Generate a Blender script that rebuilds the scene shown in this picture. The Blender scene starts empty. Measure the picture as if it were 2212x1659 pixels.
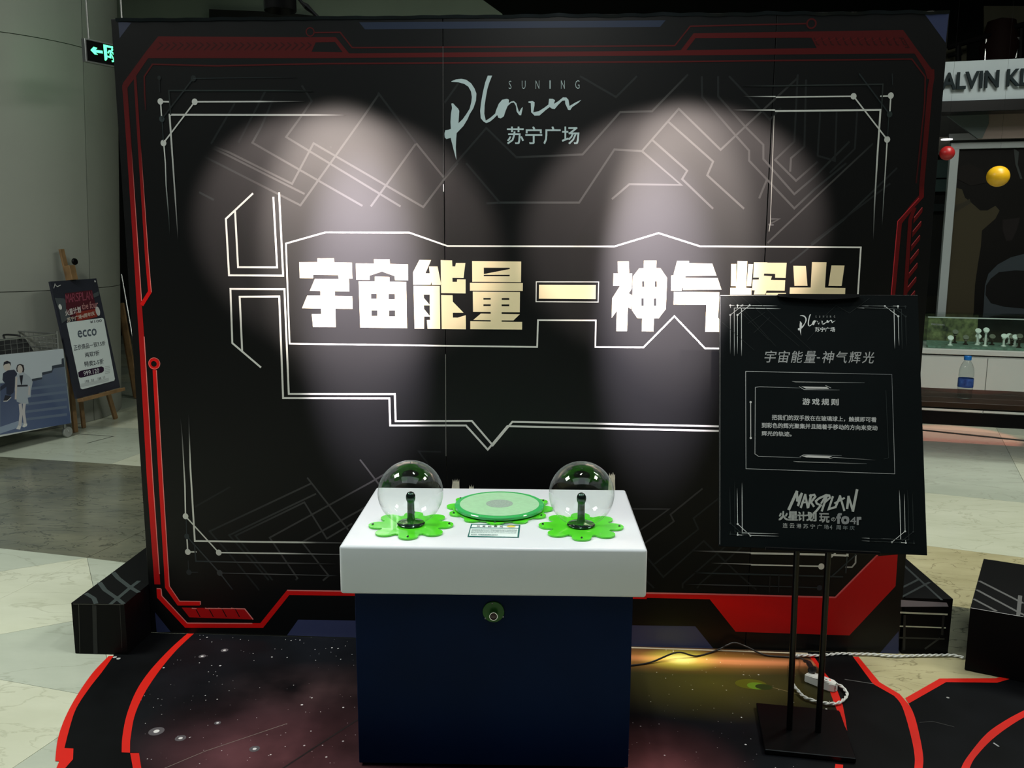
import bpy, bmesh, math, random
import numpy as np
from mathutils import Vector, Matrix
from mathutils.geometry import tessellate_polygon
random.seed(7)
S = bpy.context.scene
COL = S.collection

# ------------------------------------------------------------------ camera
FPX = 1900.5
CAM = np.array([0.1485, -3.3188, 1.6])
YAW, PITCH, ROLL = -0.0541, 0.1626, 0.0039
def _axes():
    cy, sy, cp, sp = math.cos(YAW), math.sin(YAW), math.cos(PITCH), math.sin(PITCH)
    f = np.array([sy*cp, cy*cp, -sp]); r = np.array([cy, -sy, 0.0]); u = np.cross(r, f)
    cr, sr = math.cos(ROLL), math.sin(ROLL)
    return cr*r + sr*u, -sr*r + cr*u, f
AR, AU, AF = _axes()
cd = bpy.data.cameras.new('camera'); cam = bpy.data.objects.new('camera', cd); COL.objects.link(cam)
cd.sensor_fit = 'HORIZONTAL'; cd.sensor_width = 36; cd.lens = 36*FPX/2212; cd.clip_start = 0.05; cd.clip_end = 100
cam.matrix_world = Matrix(((AR[0], AU[0], -AF[0], CAM[0]), (AR[1], AU[1], -AF[1], CAM[1]), (AR[2], AU[2], -AF[2], CAM[2]), (0, 0, 0, 1)))
S.camera = cam
# ------------------------------------------------------------------ world, lights, exposure
S.view_settings.view_transform = 'Standard'; S.view_settings.look = 'None'
S.view_settings.exposure = 0.0; S.view_settings.gamma = 1.0
try: S.view_settings.use_curve_mapping = False
except Exception: pass
w = bpy.data.worlds.new('world'); S.world = w; w.use_nodes = True
w.node_tree.nodes['Background'].inputs[0].default_value = (0.62, 0.86, 0.92, 1)
w.node_tree.nodes['Background'].inputs[1].default_value = 0.03
def lamp(name, kind, loc, target, power, color=(1, 1, 1), **kw):
    l = bpy.data.lights.new(name, kind); o = bpy.data.objects.new(name, l); COL.objects.link(o)
    l.energy = power; l.color = color
    for k, v in kw.items(): setattr(l, k, v)
    o.location = loc
    d = Vector(target) - Vector(loc)
    o.rotation_euler = d.to_track_quat('-Z', 'Y').to_euler()
    return o
R = math.radians
# two spots aimed at the board from beside the camera (hard upper rim) and two narrow beams on the title
for sx, ax, k in ((-1.44, -0.685, 1.0), (0.955, 0.572, 1.1)):
    up = 0.02*(ax > 0)
    o = lamp('board_spot', 'SPOT', (sx, -3.0, 2.72), (ax, 0, 1.615+up), 430*k, (1.0, 0.84, 0.78), spot_size=R(16.6), spot_blend=0.38, shadow_soft_size=0.02)
    o.scale = (1.28, 1, 1)
    o = lamp('board_spot_tall', 'SPOT', (sx if ax < 0 else .32, -3.0, 2.72), (ax+.02, 0, 1.55+up), 1050*k, (1.0, 0.86, 0.78), spot_size=R(19.5), spot_blend=0.6, shadow_soft_size=0.02)
    o.scale = (0.66 if ax < 0 else 0.58, 1, 1)
for sx, ax, k in ((-1.44, -0.60, 1.0), (0.15, 0.52, 1.15)):
    o = lamp('board_beam', 'SPOT', (sx, -3.0, 2.72), (ax, 0, 1.30), 2300*k, (0.98, 0.87, 1.0), spot_size=R(11), spot_blend=1.0, shadow_soft_size=0.02)
    o.scale = (0.85, 2.0, 1)
lamp('centre_downlight', 'SPOT', (0.12, -0.87, 3.0), (0.1, -0.80, 0), 60, (1.0, 1.0, 0.93), spot_size=R(140), spot_blend=1.0, shadow_soft_size=0.06)
lamp('table_downlight', 'SPOT', (0.2, -0.66, 4.4), (0.1, -0.7, 0), 50, (0.93, 1.0, 1.0), spot_size=R(118), spot_blend=0.6, shadow_soft_size=0.05)
lamp('hall_light', 'AREA', (-3.6, -0.75, 4.9), (-3.6, -0.75, 0), 215, (0.97, 1.0, 0.91), shape='RECTANGLE', size=1.6, size_y=1.2)
lamp('hall_light', 'AREA', (3.4, 1.6, 4.9), (3.4, 1.6, 0), 125, (0.95, 1.0, 0.9), shape='RECTANGLE', size=1.4, size_y=1.4)
lamp('hall_light', 'AREA', (-3.4, 3.9, 4.9), (-3.4, 3.9, 0), 9, (0.8, 1.0, 0.92), shape='RECTANGLE', size=1.2, size_y=1.2)
lamp('skylight', 'AREA', (0.0, -3.3, 5.35), (0.0, -3.3, 0), 62, (0.84, 0.97, 1.0), shape='RECTANGLE', size=5.0, size_y=2.6)
lamp('hall_light', 'AREA', (3.7, -0.5, 4.9), (3.4, -0.5, 0), 110, (1.0, 0.98, 0.86), shape='RECTANGLE', size=1.2, size_y=1.0)  # added lamp, brightens the beige tiles at the right
lamp('added_red_floor_spot', 'SPOT', (2.9, 3.3, 4.0), (3.45, 4.0, 0), 420, (1.0, 0.25, 0.2), spot_size=R(14), spot_blend=0.3, shadow_soft_size=0.02)  # added lamp, stands in for the red reflections on the floor

# ------------------------------------------------------------------ helpers
def ray(x, y): return AF + (x-1106)/FPX*AR - (y-829.5)/FPX*AU
def hit(x, y, P0, N):
    d = ray(x, y); t = np.dot(np.array(P0)-CAM, N)/np.dot(d, N); return CAM + t*d
def fl(x, y, z=0.0): return hit(x, y, (0, 0, z), (0, 0, 1))
def at(x, y, Y=0.0): return hit(x, y, (0, Y, 0), (0, 1, 0))
def C(ox, oy, s, pts): return [(ox + p[0]/s, oy + p[1]/s) for p in pts]
def s(r, g=None, b=None):
    if g is None: g = b = r
    f = lambda c: (c/255/12.92) if c/255 <= 0.04045 else ((c/255+0.055)/1.055)**2.4
    return (f(r), f(g), f(b))
def tag(o, label=None, cat=None, group=None, kind=None):
    if label: o['label'] = label
    if cat: o['category'] = cat
    if group: o['group'] = group
    if kind: o['kind'] = kind
    return o
def empty(name, loc=(0, 0, 0), rot=(0, 0, 0)):
    o = bpy.data.objects.new(name, None); COL.objects.link(o); o.location = loc; o.rotation_euler = rot
    o.empty_display_size = 0.1; return o
def link(name, me, parent=None, world=True):
    """link a mesh whose vertices are in world space; keeps the place when parented"""
    o = bpy.data.objects.new(name, me); COL.objects.link(o)
    if parent is not None:
        o.parent = parent
        if world:
            bpy_mat = Matrix.LocRotScale(parent.location, parent.rotation_euler, parent.scale)
            pp = parent
            while pp.parent is not None:
                pp = pp.parent
                bpy_mat = Matrix.LocRotScale(pp.location, pp.rotation_euler, pp.scale) @ pp_inv(bpy_mat)
            o.matrix_parent_inverse = Matrix.Identity(4)
    return o
def pp_inv(m): return m
class MB:
    """collects geometry in the local space of the parent"""
    def __init__(self): self.bm = bmesh.new()
    def box(self, c, d, rot=None, bev=0.0, seg=1):
        m = Matrix.Translation(c)
        if rot: m = m @ Matrix.Rotation(rot[2], 4, 'Z') @ Matrix.Rotation(rot[1], 4, 'Y') @ Matrix.Rotation(rot[0], 4, 'X')
        r = bmesh.ops.create_cube(self.bm, size=1, matrix=m @ Matrix.Diagonal((d[0], d[1], d[2], 1)))
        if bev > 0:
            es = list({e for v in r['verts'] for e in v.link_edges})
            bmesh.ops.bevel(self.bm, geom=es, offset=bev, segments=seg, affect='EDGES', profile=0.5)
        return self
    def hexa(self, b, t):
        """prism from 4 bottom and 4 top points"""
        vs = [self.bm.verts.new(p) for p in list(b)+list(t)]
        n = len(b)
        self.bm.faces.new(vs[:n][::-1]); self.bm.faces.new(vs[n:])
        for i in range(n): self.bm.faces.new((vs[i], vs[(i+1) % n], vs[n+(i+1) % n], vs[n+i]))
        return self
    def lathe(self, prof, c=(0, 0, 0), n=32, M=None, cap=True):
        """prof: list of (r, z)"""
        rings = []
        M = M or Matrix.Identity(4)
        for r, z in prof:
            if r < 1e-6: rings.append([self.bm.verts.new(M @ Vector((c[0], c[1], c[2]+z)))])
            else: rings.append([self.bm.verts.new(M @ Vector((c[0]+r*math.cos(2*math.pi*i/n), c[1]+r*math.sin(2*math.pi*i/n), c[2]+z))) for i in range(n)])
        for a, b in zip(rings, rings[1:]):
            if len(a) == 1 and len(b) == 1: continue
            for i in range(n):
                j = (i+1) % n
                if len(a) == 1: self.bm.faces.new((a[0], b[j], b[i]))
                elif len(b) == 1: self.bm.faces.new((a[i], a[j], b[0]))
                else: self.bm.faces.new((a[i], a[j], b[j], b[i]))
        if cap:
            if len(rings[0]) > 1: self.bm.faces.new(rings[0][::-1])
            if len(rings[-1]) > 1: self.bm.faces.new(rings[-1])
        return self
    def tube(self, pts, r, n=8, cap=True):
        pts = [Vector(p) for p in pts]; rings = []
        up = Vector((0, 0, 1)); nrm = None
        for i, p in enumerate(pts):
            t = (pts[min(i+1, len(pts)-1)] - pts[max(i-1, 0)]).normalized()
            if nrm is None:
                nrm = t.cross(up)
                if nrm.length < 1e-3: nrm = t.cross(Vector((1, 0, 0)))
            nrm = (nrm - t*nrm.dot(t)).normalized(); b = t.cross(nrm)
            rr = r[i] if isinstance(r, (list, tuple)) else r
            rings.append([self.bm.verts.new(p + rr*(math.cos(2*math.pi*k/n)*nrm + math.sin(2*math.pi*k/n)*b)) for k in range(n)])
        for a, b in zip(rings, rings[1:]):
            for k in range(n): self.bm.faces.new((a[k], a[(k+1) % n], b[(k+1) % n], b[k]))
        if cap: self.bm.faces.new(rings[0][::-1]); self.bm.faces.new(rings[-1])
        return self
    def prism(self, loops, O, U, V, N, th):
        """extruded polygon (with holes): loops of 2D points in the U,V plane, thickness th along N"""
        O, U, V, N = map(Vector, (O, U, V, N))
        tri = tessellate_polygon([[Vector((p[0], p[1], 0)) for p in l] for l in loops])
        flat = [p for l in loops for p in l]
        f = [self.bm.verts.new(O + U*p[0] + V*p[1] + N*th) for p in flat]
        k = [self.bm.verts.new(O + U*p[0] + V*p[1]) for p in flat]
        for t in tri:
            try: self.bm.faces.new([f[i] for i in t]); self.bm.faces.new([k[i] for i in reversed(t)])
            except ValueError: pass
        a = 0
        for l in loops:
            for i in range(len(l)):
                j = (i+1) % len(l); self.bm.faces.new((f[a+i], f[a+j], k[a+j], k[a+i]))
            a += len(l)
        return self
    def build(self, name, mat, parent=None, smooth=False, label=None, kind=None):
        bmesh.ops.recalc_face_normals(self.bm, faces=self.bm.faces)
        me = bpy.data.meshes.new(name); self.bm.to_mesh(me); self.bm.free()
        me.materials.append(mat)
        if smooth:
            for p in me.polygons: p.use_smooth = True
            try: me.set_sharp_from_angle(angle=R(38))
            except Exception: pass
        o = bpy.data.objects.new(name, me); COL.objects.link(o)
        if parent is not None: o.parent = parent
        if label: o['label'] = label
        if kind: o['kind'] = kind
        return o

# materials -------------------------------------------------------------
def mat(name, color, rough=0.5, metal=0.0, spec=0.5, noise=None, bump=None, emit=None, coat=0.0):
    m = bpy.data.materials.new(name); m.use_nodes = True; nt = m.node_tree; b = nt.nodes['Principled BSDF']
    b.inputs['Base Color'].default_value = (*color, 1); b.inputs['Roughness'].default_value = rough
    b.inputs['Metallic'].default_value = metal; b.inputs['Specular IOR Level'].default_value = spec
    b.inputs['Coat Weight'].default_value = coat
    if emit: b.inputs['Emission Color'].default_value = (*emit[0], 1); b.inputs['Emission Strength'].default_value = emit[1]
    tc = nt.nodes.new('ShaderNodeTexCoord')
    if noise:
        sc, amt = noise[:2]; c2 = noise[2] if len(noise) > 2 else tuple(min(1, c*(1+amt)) for c in color)
        n = nt.nodes.new('ShaderNodeTexNoise'); n.inputs['Scale'].default_value = sc; n.inputs['Detail'].default_value = 6
        nt.links.new(tc.outputs['Object'], n.inputs['Vector'])
        r = nt.nodes.new('ShaderNodeValToRGB'); e = r.color_ramp.elements
        e[0].position = .3; e[1].position = .7
        e[0].color = (*[c*(1-amt) for c in color], 1); e[1].color = (*c2, 1)
        nt.links.new(n.outputs['Fac'], r.inputs['Fac']); nt.links.new(r.outputs['Color'], b.inputs['Base Color'])
    if bump:
        n = nt.nodes.new('ShaderNodeTexNoise'); n.inputs['Scale'].default_value = bump[0]; n.inputs['Detail'].default_value = 4
        nt.links.new(tc.outputs['Object'], n.inputs['Vector'])
        bp = nt.nodes.new('ShaderNodeBump'); bp.inputs['Strength'].default_value = bump[1]; bp.inputs['Distance'].default_value = 0.01
        nt.links.new(n.outputs['Fac'], bp.inputs['Height']); nt.links.new(bp.outputs['Normal'], b.inputs['Normal'])
    return m
def print_mat(name, rough=0.5, spec=0.5, emit=0.0):
    m = mat(name, (0.5, 0.5, 0.5), rough, spec=spec); nt = m.node_tree; b = nt.nodes['Principled BSDF']
    a = nt.nodes.new('ShaderNodeAttribute'); a.attribute_name = 'ink'
    nt.links.new(a.outputs['Color'], b.inputs['Base Color'])
    return m
def glass_mat(name, tint=(0.97, 1, 0.98), ior=1.5, rough=0.0):
    m = bpy.data.materials.new(name); m.use_nodes = True; nt = m.node_tree; nt.nodes.clear()
    o = nt.nodes.new('ShaderNodeOutputMaterial'); mx = nt.nodes.new('ShaderNodeMixShader')
    t = nt.nodes.new('ShaderNodeBsdfTransparent'); t.inputs[0].default_value = (*tint, 1)
    g = nt.nodes.new('ShaderNodeBsdfGlossy'); g.inputs['Roughness'].default_value = rough
    lw = nt.nodes.new('ShaderNodeLayerWeight'); lw.inputs[0].default_value = .5
    pw = nt.nodes.new('ShaderNodeMath'); pw.operation = 'POWER'; pw.inputs[1].default_value = 4.0; nt.links.new(lw.outputs['Facing'], pw.inputs[0])
    f = nt.nodes.new('ShaderNodeMath'); f.operation = 'MULTIPLY_ADD'; f.inputs[1].default_value = .75; f.inputs[2].default_value = ((ior-1)/(ior+1))**2*1.3; nt.links.new(pw.outputs[0], f.inputs[0])
    nt.links.new(f.outputs[0], mx.inputs[0]); nt.links.new(t.outputs[0], mx.inputs[1]); nt.links.new(g.outputs[0], mx.inputs[2])
    nt.links.new(mx.outputs[0], o.inputs[0]); return m
def marble(name, a, b, vein, rough=0.18, sc=1.6, vamt=0.35):
    m = bpy.data.materials.new(name); m.use_nodes = True; nt = m.node_tree; p = nt.nodes['Principled BSDF']
    p.inputs['Roughness'].default_value = rough
    g = nt.nodes.new('ShaderNodeNewGeometry')
    mp = nt.nodes.new('ShaderNodeMapping'); mp.inputs['Scale'].default_value = (0.7, 1.7, 1); mp.inputs['Rotation'].default_value = (0, 0, 0.5)
    nt.links.new(g.outputs['Position'], mp.inputs['Vector'])
    n = nt.nodes.new('ShaderNodeTexNoise'); n.inputs['Scale'].default_value = sc; n.inputs['Detail'].default_value = 8; n.inputs['Roughness'].default_value = .62
    nt.links.new(mp.outputs[0], n.inputs['Vector'])
    r = nt.nodes.new('ShaderNodeValToRGB'); r.color_ramp.elements[0].position = .36; r.color_ramp.elements[1].position = .66
    r.color_ramp.elements[0].color = (*a, 1); r.color_ramp.elements[1].color = (*b, 1)
    nt.links.new(n.outputs['Fac'], r.inputs['Fac'])
    n2 = nt.nodes.new('ShaderNodeTexNoise'); n2.inputs['Scale'].default_value = sc*2.3; n2.inputs['Detail'].default_value = 9; n2.inputs['Distortion'].default_value = .9
    nt.links.new(mp.outputs[0], n2.inputs['Vector'])
    r2 = nt.nodes.new('ShaderNodeValToRGB'); e = r2.color_ramp.elements
    e[0].position = .485; e[0].color = (0, 0, 0, 1); e[1].position = .5; e[1].color = (1, 1, 1, 1)
    e3 = e.new(.515); e3.color = (0, 0, 0, 1)
    nt.links.new(n2.outputs['Fac'], r2.inputs['Fac'])
    mu = nt.nodes.new('ShaderNodeMath'); mu.operation = 'MULTIPLY'; mu.inputs[1].default_value = vamt
    nt.links.new(r2.outputs['Color'], mu.inputs[0])
    mx = nt.nodes.new('ShaderNodeMixRGB'); mx.inputs[2].default_value = (*vein, 1)
    nt.links.new(mu.outputs[0], mx.inputs[0]); nt.links.new(r.outputs['Color'], mx.inputs[1])
    nt.links.new(mx.outputs[0], p.inputs['Base Color']); return m

M = {}
M['ink'] = print_mat('printed_vinyl', 0.44, 0.3)
M['ink_matt'] = print_mat('printed_paper', 0.7, 0.15)
M['board_black'] = mat('black_vinyl', (0.0018, 0.0021, 0.0026), 0.44, spec=0.3, noise=(3, 0.15), bump=(2.2, 0.05))
M['black'] = mat('black_paint', (0.003, 0.003, 0.0035), 0.45, spec=.1)
M['black_gloss'] = mat('black_steel', (0.002, 0.002, 0.0025), 0.3, spec=.3)
M['white_lam'] = mat('white_laminate', (0.73, 0.77, 0.83), 0.28, noise=(1.5, 0.02))
M['navy'] = mat('navy_laminate', (0.0015, 0.010, 0.045), 0.5, spec=0.08, noise=(2.0, 0.25))
M['green'] = mat('green_acrylic', (0.10, 0.72, 0.03), 0.12, coat=0.3)
M['dgreen'] = mat('dark_green_acrylic', (0.018, 0.10, 0.010), 0.3, spec=.3)
M['glass'] = glass_mat('clear_glass')
M['cglass'] = glass_mat('case_glass', (0.93, 1, 0.97), 1.45)
M['gglass'] = mat('green_glass', (0.05, 0.46, 0.12), 0.06)
M['frost'] = mat('frosted_glass', (0.36, 0.64, 0.40), 0.35, noise=(60, 0.06))
M['frost_core'] = mat('frosted_core', (0.30, 0.40, 0.35), 0.4, noise=(220, 0.25))
M['chrome'] = mat('chrome', (0.75, 0.76, 0.76), 0.15, 1.0)
M['steel'] = mat('grey_steel', (0.35, 0.36, 0.36), 0.35, 0.9)
M['electrode'] = mat('smoked_metal', (0.05, 0.08, 0.07), 0.12, 0.9)
M['darkred'] = mat('dark_red_plastic', (0.03, 0.004, 0.006), 0.3)
M['white_plastic'] = mat('white_plastic', (0.75, 0.76, 0.74), 0.4)
M['rubber'] = mat('black_rubber', (0.01, 0.01, 0.011), 0.45)
M['wood'] = mat('easel_wood', (0.20, 0.115, 0.05), 0.55, noise=(9, 0.35))
M['col'] = mat('column_cladding', (0.23, 0.24, 0.215), 0.5, noise=(0.8, 0.06))
M['wall'] = mat('dark_grey_wall', (0.30, 0.36, 0.30), 0.8, noise=(0.8, 0.1))
M['wall2'] = mat('black_wall', (0.008, 0.009, 0.008), 0.8, noise=(1.2, 0.3))
M['olive'] = mat('olive_wall', (0.035, 0.032, 0.015), 0.8, noise=(1.2, 0.3))
M['ceil'] = mat('ceiling_paint', (0.30, 0.33, 0.30), 0.8, noise=(0.5, 0.08))
M['cream'] = marble('cream_marble', (0.55, 0.57, 0.44), (0.66, 0.68, 0.55), (0.30, 0.30, 0.20), sc=1.3, vamt=.35)
M['greym'] = marble('grey_green_marble', (0.42, 0.46, 0.38), (0.52, 0.56, 0.47), (0.25, 0.27, 0.20), sc=1.3, vamt=.35)
M['darkm'] = marble('dark_green_marble', (0.10, 0.105, 0.08), (0.17, 0.17, 0.12), (0.03, 0.035, 0.025), sc=2.2, vamt=.8)
M['beigem'] = marble('beige_marble', (0.42, 0.38, 0.22), (0.54, 0.49, 0.30), (0.17, 0.15, 0.08), sc=2.6, vamt=.7)
M['joint'] = mat('joint_grout', (0.20, 0.20, 0.16), 0.7, noise=(20, .1))

# flat print -------------------------------------------------------------
_fonts = {}
def text_mesh(txt, bold=0.0, space=1.0):
    cu = bpy.data.curves.new('t', 'FONT'); cu.body = txt; cu.size = 1; cu.resolution_u = 2; cu.offset = bold; cu.space_character = space
    o = bpy.data.objects.new('t', cu); COL.objects.link(o)
    dg = bpy.context.evaluated_depsgraph_get()
    me = bpy.data.meshes.new_from_object(o.evaluated_get(dg))
    vs = [(v.co.x, v.co.y) for v in me.vertices]; fs = [tuple(p.vertices) for p in me.polygons]
    bpy.data.objects.remove(o); bpy.data.curves.remove(cu); bpy.data.meshes.remove(me)
    return vs, fs
class Print:
    """ink laid on a plane; shapes are given in photo pixels and mapped onto the plane"""
    def __init__(self, O, U, V, N, off=0.00012, step=0.000004):
        self.O, self.U, self.V, self.N = [np.array(a, float) for a in (O, U, V, N)]
        self.off = off; self.step = step; self.v = []; self.f = []; self.c = []
    def m(self, x, y):
        p = hit(x, y, self.O, self.N) - self.O; return (float(np.dot(p, self.U)), float(np.dot(p, self.V)))
    def P(self, uv): return self.O + self.U*uv[0] + self.V*uv[1] + self.N*self.off
    def scale(self, x, y):
        a = self.m(x, y); b = self.m(x+4, y); c = self.m(x, y+4)
        return (math.dist(a, b)+math.dist(a, c))/8
    def _add(self, uvs, faces, cols):
        b = len(self.v); self.v += [self.P(q) for q in uvs]; self.f += [tuple(b+i for i in f) for f in faces]; self.c += cols
        self.off += self.step
    def poly(self, pts, col, holes=()):
        loops = [[self.m(*p) for p in l] for l in [pts, *holes]]
        tri = tessellate_polygon([[Vector((p[0], p[1], 0)) for p in l] for l in loops])
        flat = [p for l in loops for p in l]
        cols = (col+[col[-1]]*len(flat))[:len(flat)] if isinstance(col, list) else [col]*len(flat)
        self._add(flat, tri, cols)
    def line(self, pts, wpx, col, cap=0.0, closed=False):
        q = [np.array(self.m(*p)) for p in pts]; n = len(q)
        sc = [self.scale(*p) for p in pts]
        def fit(v):
            if not isinstance(v, list): return [v]*n
            if len(v) == n: return v
            out = []
            for i in range(n):
                t = i*(len(v)-1)/max(1, n-1); k = min(int(t), len(v)-2); t -= k
                out.append(tuple(p*(1-t)+q*t for p, q in zip(v[k], v[k+1])) if isinstance(v[k], tuple) else v[k]*(1-t)+v[k+1]*t)
            return out
        cols = fit(col); ws = fit(wpx)
        L = []; Rr = []
        for i in range(n):
            a = q[i-1] if (i > 0 or closed) else None; b = q[(i+1) % n] if (i < n-1 or closed) else None
            d1 = None if a is None else (q[i]-a)/(np.linalg.norm(q[i]-a)+1e-12)
            d2 = None if b is None else (b-q[i])/(np.linalg.norm(b-q[i])+1e-12)
            hw = ws[i]*sc[i]/2; e = np.zeros(2)
            if d1 is None: nn = np.array([-d2[1], d2[0]]); k = 1; e = -d2*hw*cap
            elif d2 is None: nn = np.array([-d1[1], d1[0]]); k = 1; e = d1*hw*cap
            else:
                t = d1+d2; t /= (np.linalg.norm(t)+1e-9); nn = np.array([-t[1], t[0]]); k = min(2.2, 1/max(0.3, abs(np.dot(nn, [-d2[1], d2[0]]))))
            L.append(q[i]+e+nn*hw*k); Rr.append(q[i]+e-nn*hw*k)
        fs = [(2*i, 2*i+1, 2*((i+1) % n)+1, 2*((i+1) % n)) for i in range(n if closed else n-1)]
        self._add([p for i in range(n) for p in (L[i], Rr[i])], fs, [c for c in cols for _ in (0, 1)])
    def disc(self, x, y, r, col, rin=0.0, n=28, ry=None):
        c = self.m(x, y); sc = self.scale(x, y); ro = r*sc; ryo = (ry or r)*sc
        o = [(c[0]+ro*math.cos(6.28318*i/n), c[1]+ryo*math.sin(6.28318*i/n)) for i in range(n)]
        if rin:
            k = rin/r; inn = [(c[0]+(p[0]-c[0])*k, c[1]+(p[1]-c[1])*k) for p in o]
            self._add(o+inn, [(i, (i+1) % n, n+(i+1) % n, n+i) for i in range(n)], [col]*2*n)
        else: self._add(o, [tuple(range(n))], [col]*n)
    def text(self, txt, quad, col, bold=0.0, space=1.0):
        vs, fs = text_mesh(txt, min(bold, 0), space)
        if not vs: return
        xs = [v[0] for v in vs]; ys = [v[1] for v in vs]; x0, x1, y0, y1 = min(xs), max(xs), min(ys), max(ys)
        TL, TR, BR, BL = [np.array(self.m(*p)) for p in quad]
        k_ = max(bold, 0)*.8     # a bolder stroke: four slightly shifted copies of the glyph
        for sx_, sy_ in (((-1, -1), (1, -1), (-1, 1), (1, 1)) if k_ else ((0, 0),)):
            out = []
            for x, y in vs:
                a = (x+sx_*k_-x0)/(x1-x0); b = (y+sy_*k_-y0)/(y1-y0)
                out.append((TL*(1-a)+TR*a)*b + (BL*(1-a)+BR*a)*(1-b))
            self._add(out, fs, [col]*len(out))
    def build(self, name, parent=None, mt=None, label=None, M4=None):
        me = bpy.data.meshes.new(name)
        vs = [tuple(p) for p in self.v]
        if M4 is not None: vs = [tuple(M4 @ Vector(p)) for p in vs]
        me.from_pydata(vs, [], self.f); me.materials.append(mt or M['ink'])
        a = me.color_attributes.new('ink', 'FLOAT_COLOR', 'POINT')
        a.data.foreach_set('color', [x for c in self.c for x in (*c, 1.0)])
        me.update()
        o = bpy.data.objects.new(name, me); COL.objects.link(o)
        if parent is not None: o.parent = parent
        if label: o['label'] = label
        return o

# ================================================================== SETTING
# floor: slab and marble tiles laid on the curve of the concourse
mb = MB(); mb.box((0, 3, -0.06), (26, 24, 0.1)); floor = tag(mb.build('floor', M['joint']), kind='structure')
FC = (-9.1, -30.6)
def ringpt(r, a): return (FC[0]+r*math.sin(a), FC[1]+r*math.cos(a))
def tile(pts, m, parent=floor):
    mb = MB(); j = 0.0016
    c = Vector((sum(p[0] for p in pts)/len(pts), sum(p[1] for p in pts)/len(pts), 0))
    def sh(p, k):
        v = Vector((p[0], p[1], 0))-c; return c + v*(1-k/max(v.length, .1))
    b = [sh(p, j) + Vector((0, 0, -0.012)) for p in pts]; t = [sh(p, j) for p in pts]
    mb.hexa(b, t); return mb.build('tile', m, parent)
a_of = lambda x, y: math.atan2(x-FC[0], y-FC[1])
rings = [(28.8, 29.92, 'cream'), (29.92, 31.04, 'cream'), (31.04, 32.16, 'X'), (32.16, 32.44, 'D0'), (32.44, 32.98, 'D1'), (32.98, 33.8, 'D2')] + \
        [(33.8+1.1*i, 34.9+1.1*i, 'P') for i in range(7)]
a0 = a_of(-1.8, 0.165)
rr = random.Random(3)
for r0, r1, kind in rings:
    st = 1.12/31.6; k0 = -5; k1 = 8
    for k in range(k0, k1):
        aa, ab = a0+(k-.5)*st*1.0, a0+(k+.5)*st*1.0
        P = [ringpt(r0, aa), ringpt(r0, ab), ringpt(r1, ab), ringpt(r1, aa)]
        x = sum(p[0] for p in P)/4
        if kind == 'X':
            c = (sum(p[0] for p in P)/4, sum(p[1] for p in P)/4)
            for i, mm in enumerate(('greym', 'cream', 'greym', 'cream')):
                tile([P[i], P[(i+1) % 4], c], M['beigem' if x > 1.0 else mm])
        elif kind == 'cream': tile(P, M['beigem' if x > 1.0 else ('cream' if (k+int(r0)) % 3 else 'greym')])
        elif kind == 'D0': tile(P, M['darkm' if x < 1 else 'beigem'])
        elif kind == 'D1': tile(P, M['darkm'])
        elif kind == 'D2': tile(P, M['darkm' if x < 1 else 'beigem'])
        else: tile(P, M['greym' if (k+int(r0)) % 2 else 'cream'])
# dark inlay strip in the far floor
mb = MB(); p, q = fl(1960, 926), fl(2300, 961)
d = Vector(q-p).normalized(); n = Vector((-d.y, d.x, 0))*0.03
mb.hexa([Vector(p)-n-Vector((0, 0, .004)), Vector(q)-n-Vector((0, 0, .004)), Vector(q)+n-Vector((0, 0, .004)), Vector(p)+n-Vector((0, 0, .004))],
        [Vector(p)-n+Vector((0, 0, .0015)), Vector(q)-n+Vector((0, 0, .0015)), Vector(q)+n+Vector((0, 0, .0015)), Vector(p)+n+Vector((0, 0, .0015))])
mb.build('inlay_strip', M['black_gloss'], floor)
# ceiling and far walls
mb = MB(); mb.box((0, 3, 5.45), (26, 24, 0.1)); tag(mb.build('ceiling', M['ceil']), kind='structure')
mb = MB(); mb.box((0, 11.0, 2.7), (26, 0.2, 5.4)); wb = tag(mb.build('wall_back', M['wall2']), kind='structure')
# pale bulkhead seen over the left half of the board, with its sloping end
mb = MB()
bq = [at(120, -60, 8.0), at(960, -60, 8.0), at(1085, 30, 8.0), at(1085, 120, 8.0), at(120, 120, 8.0)]
mb.prism([[(p[0], p[2]) for p in bq]], (0, 8.0, 0), (1, 0, 0), (0, 0, 1), (0, 1, 0), 0.5)
tag(mb.build('trim_1', M['wall']), kind='structure')
mb = MB(); bq = [at(455, 22, 7.9), at(600, 28, 7.9), at(680, 36, 7.9), at(455, 60, 7.9)]
mb.prism([[(p[0], p[2]) for p in bq]], (0, 7.85, 0), (1, 0, 0), (0, 0, 1), (0, 1, 0), 0.14)
tag(mb.build('trim_2', M['wall2']), kind='structure')
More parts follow.
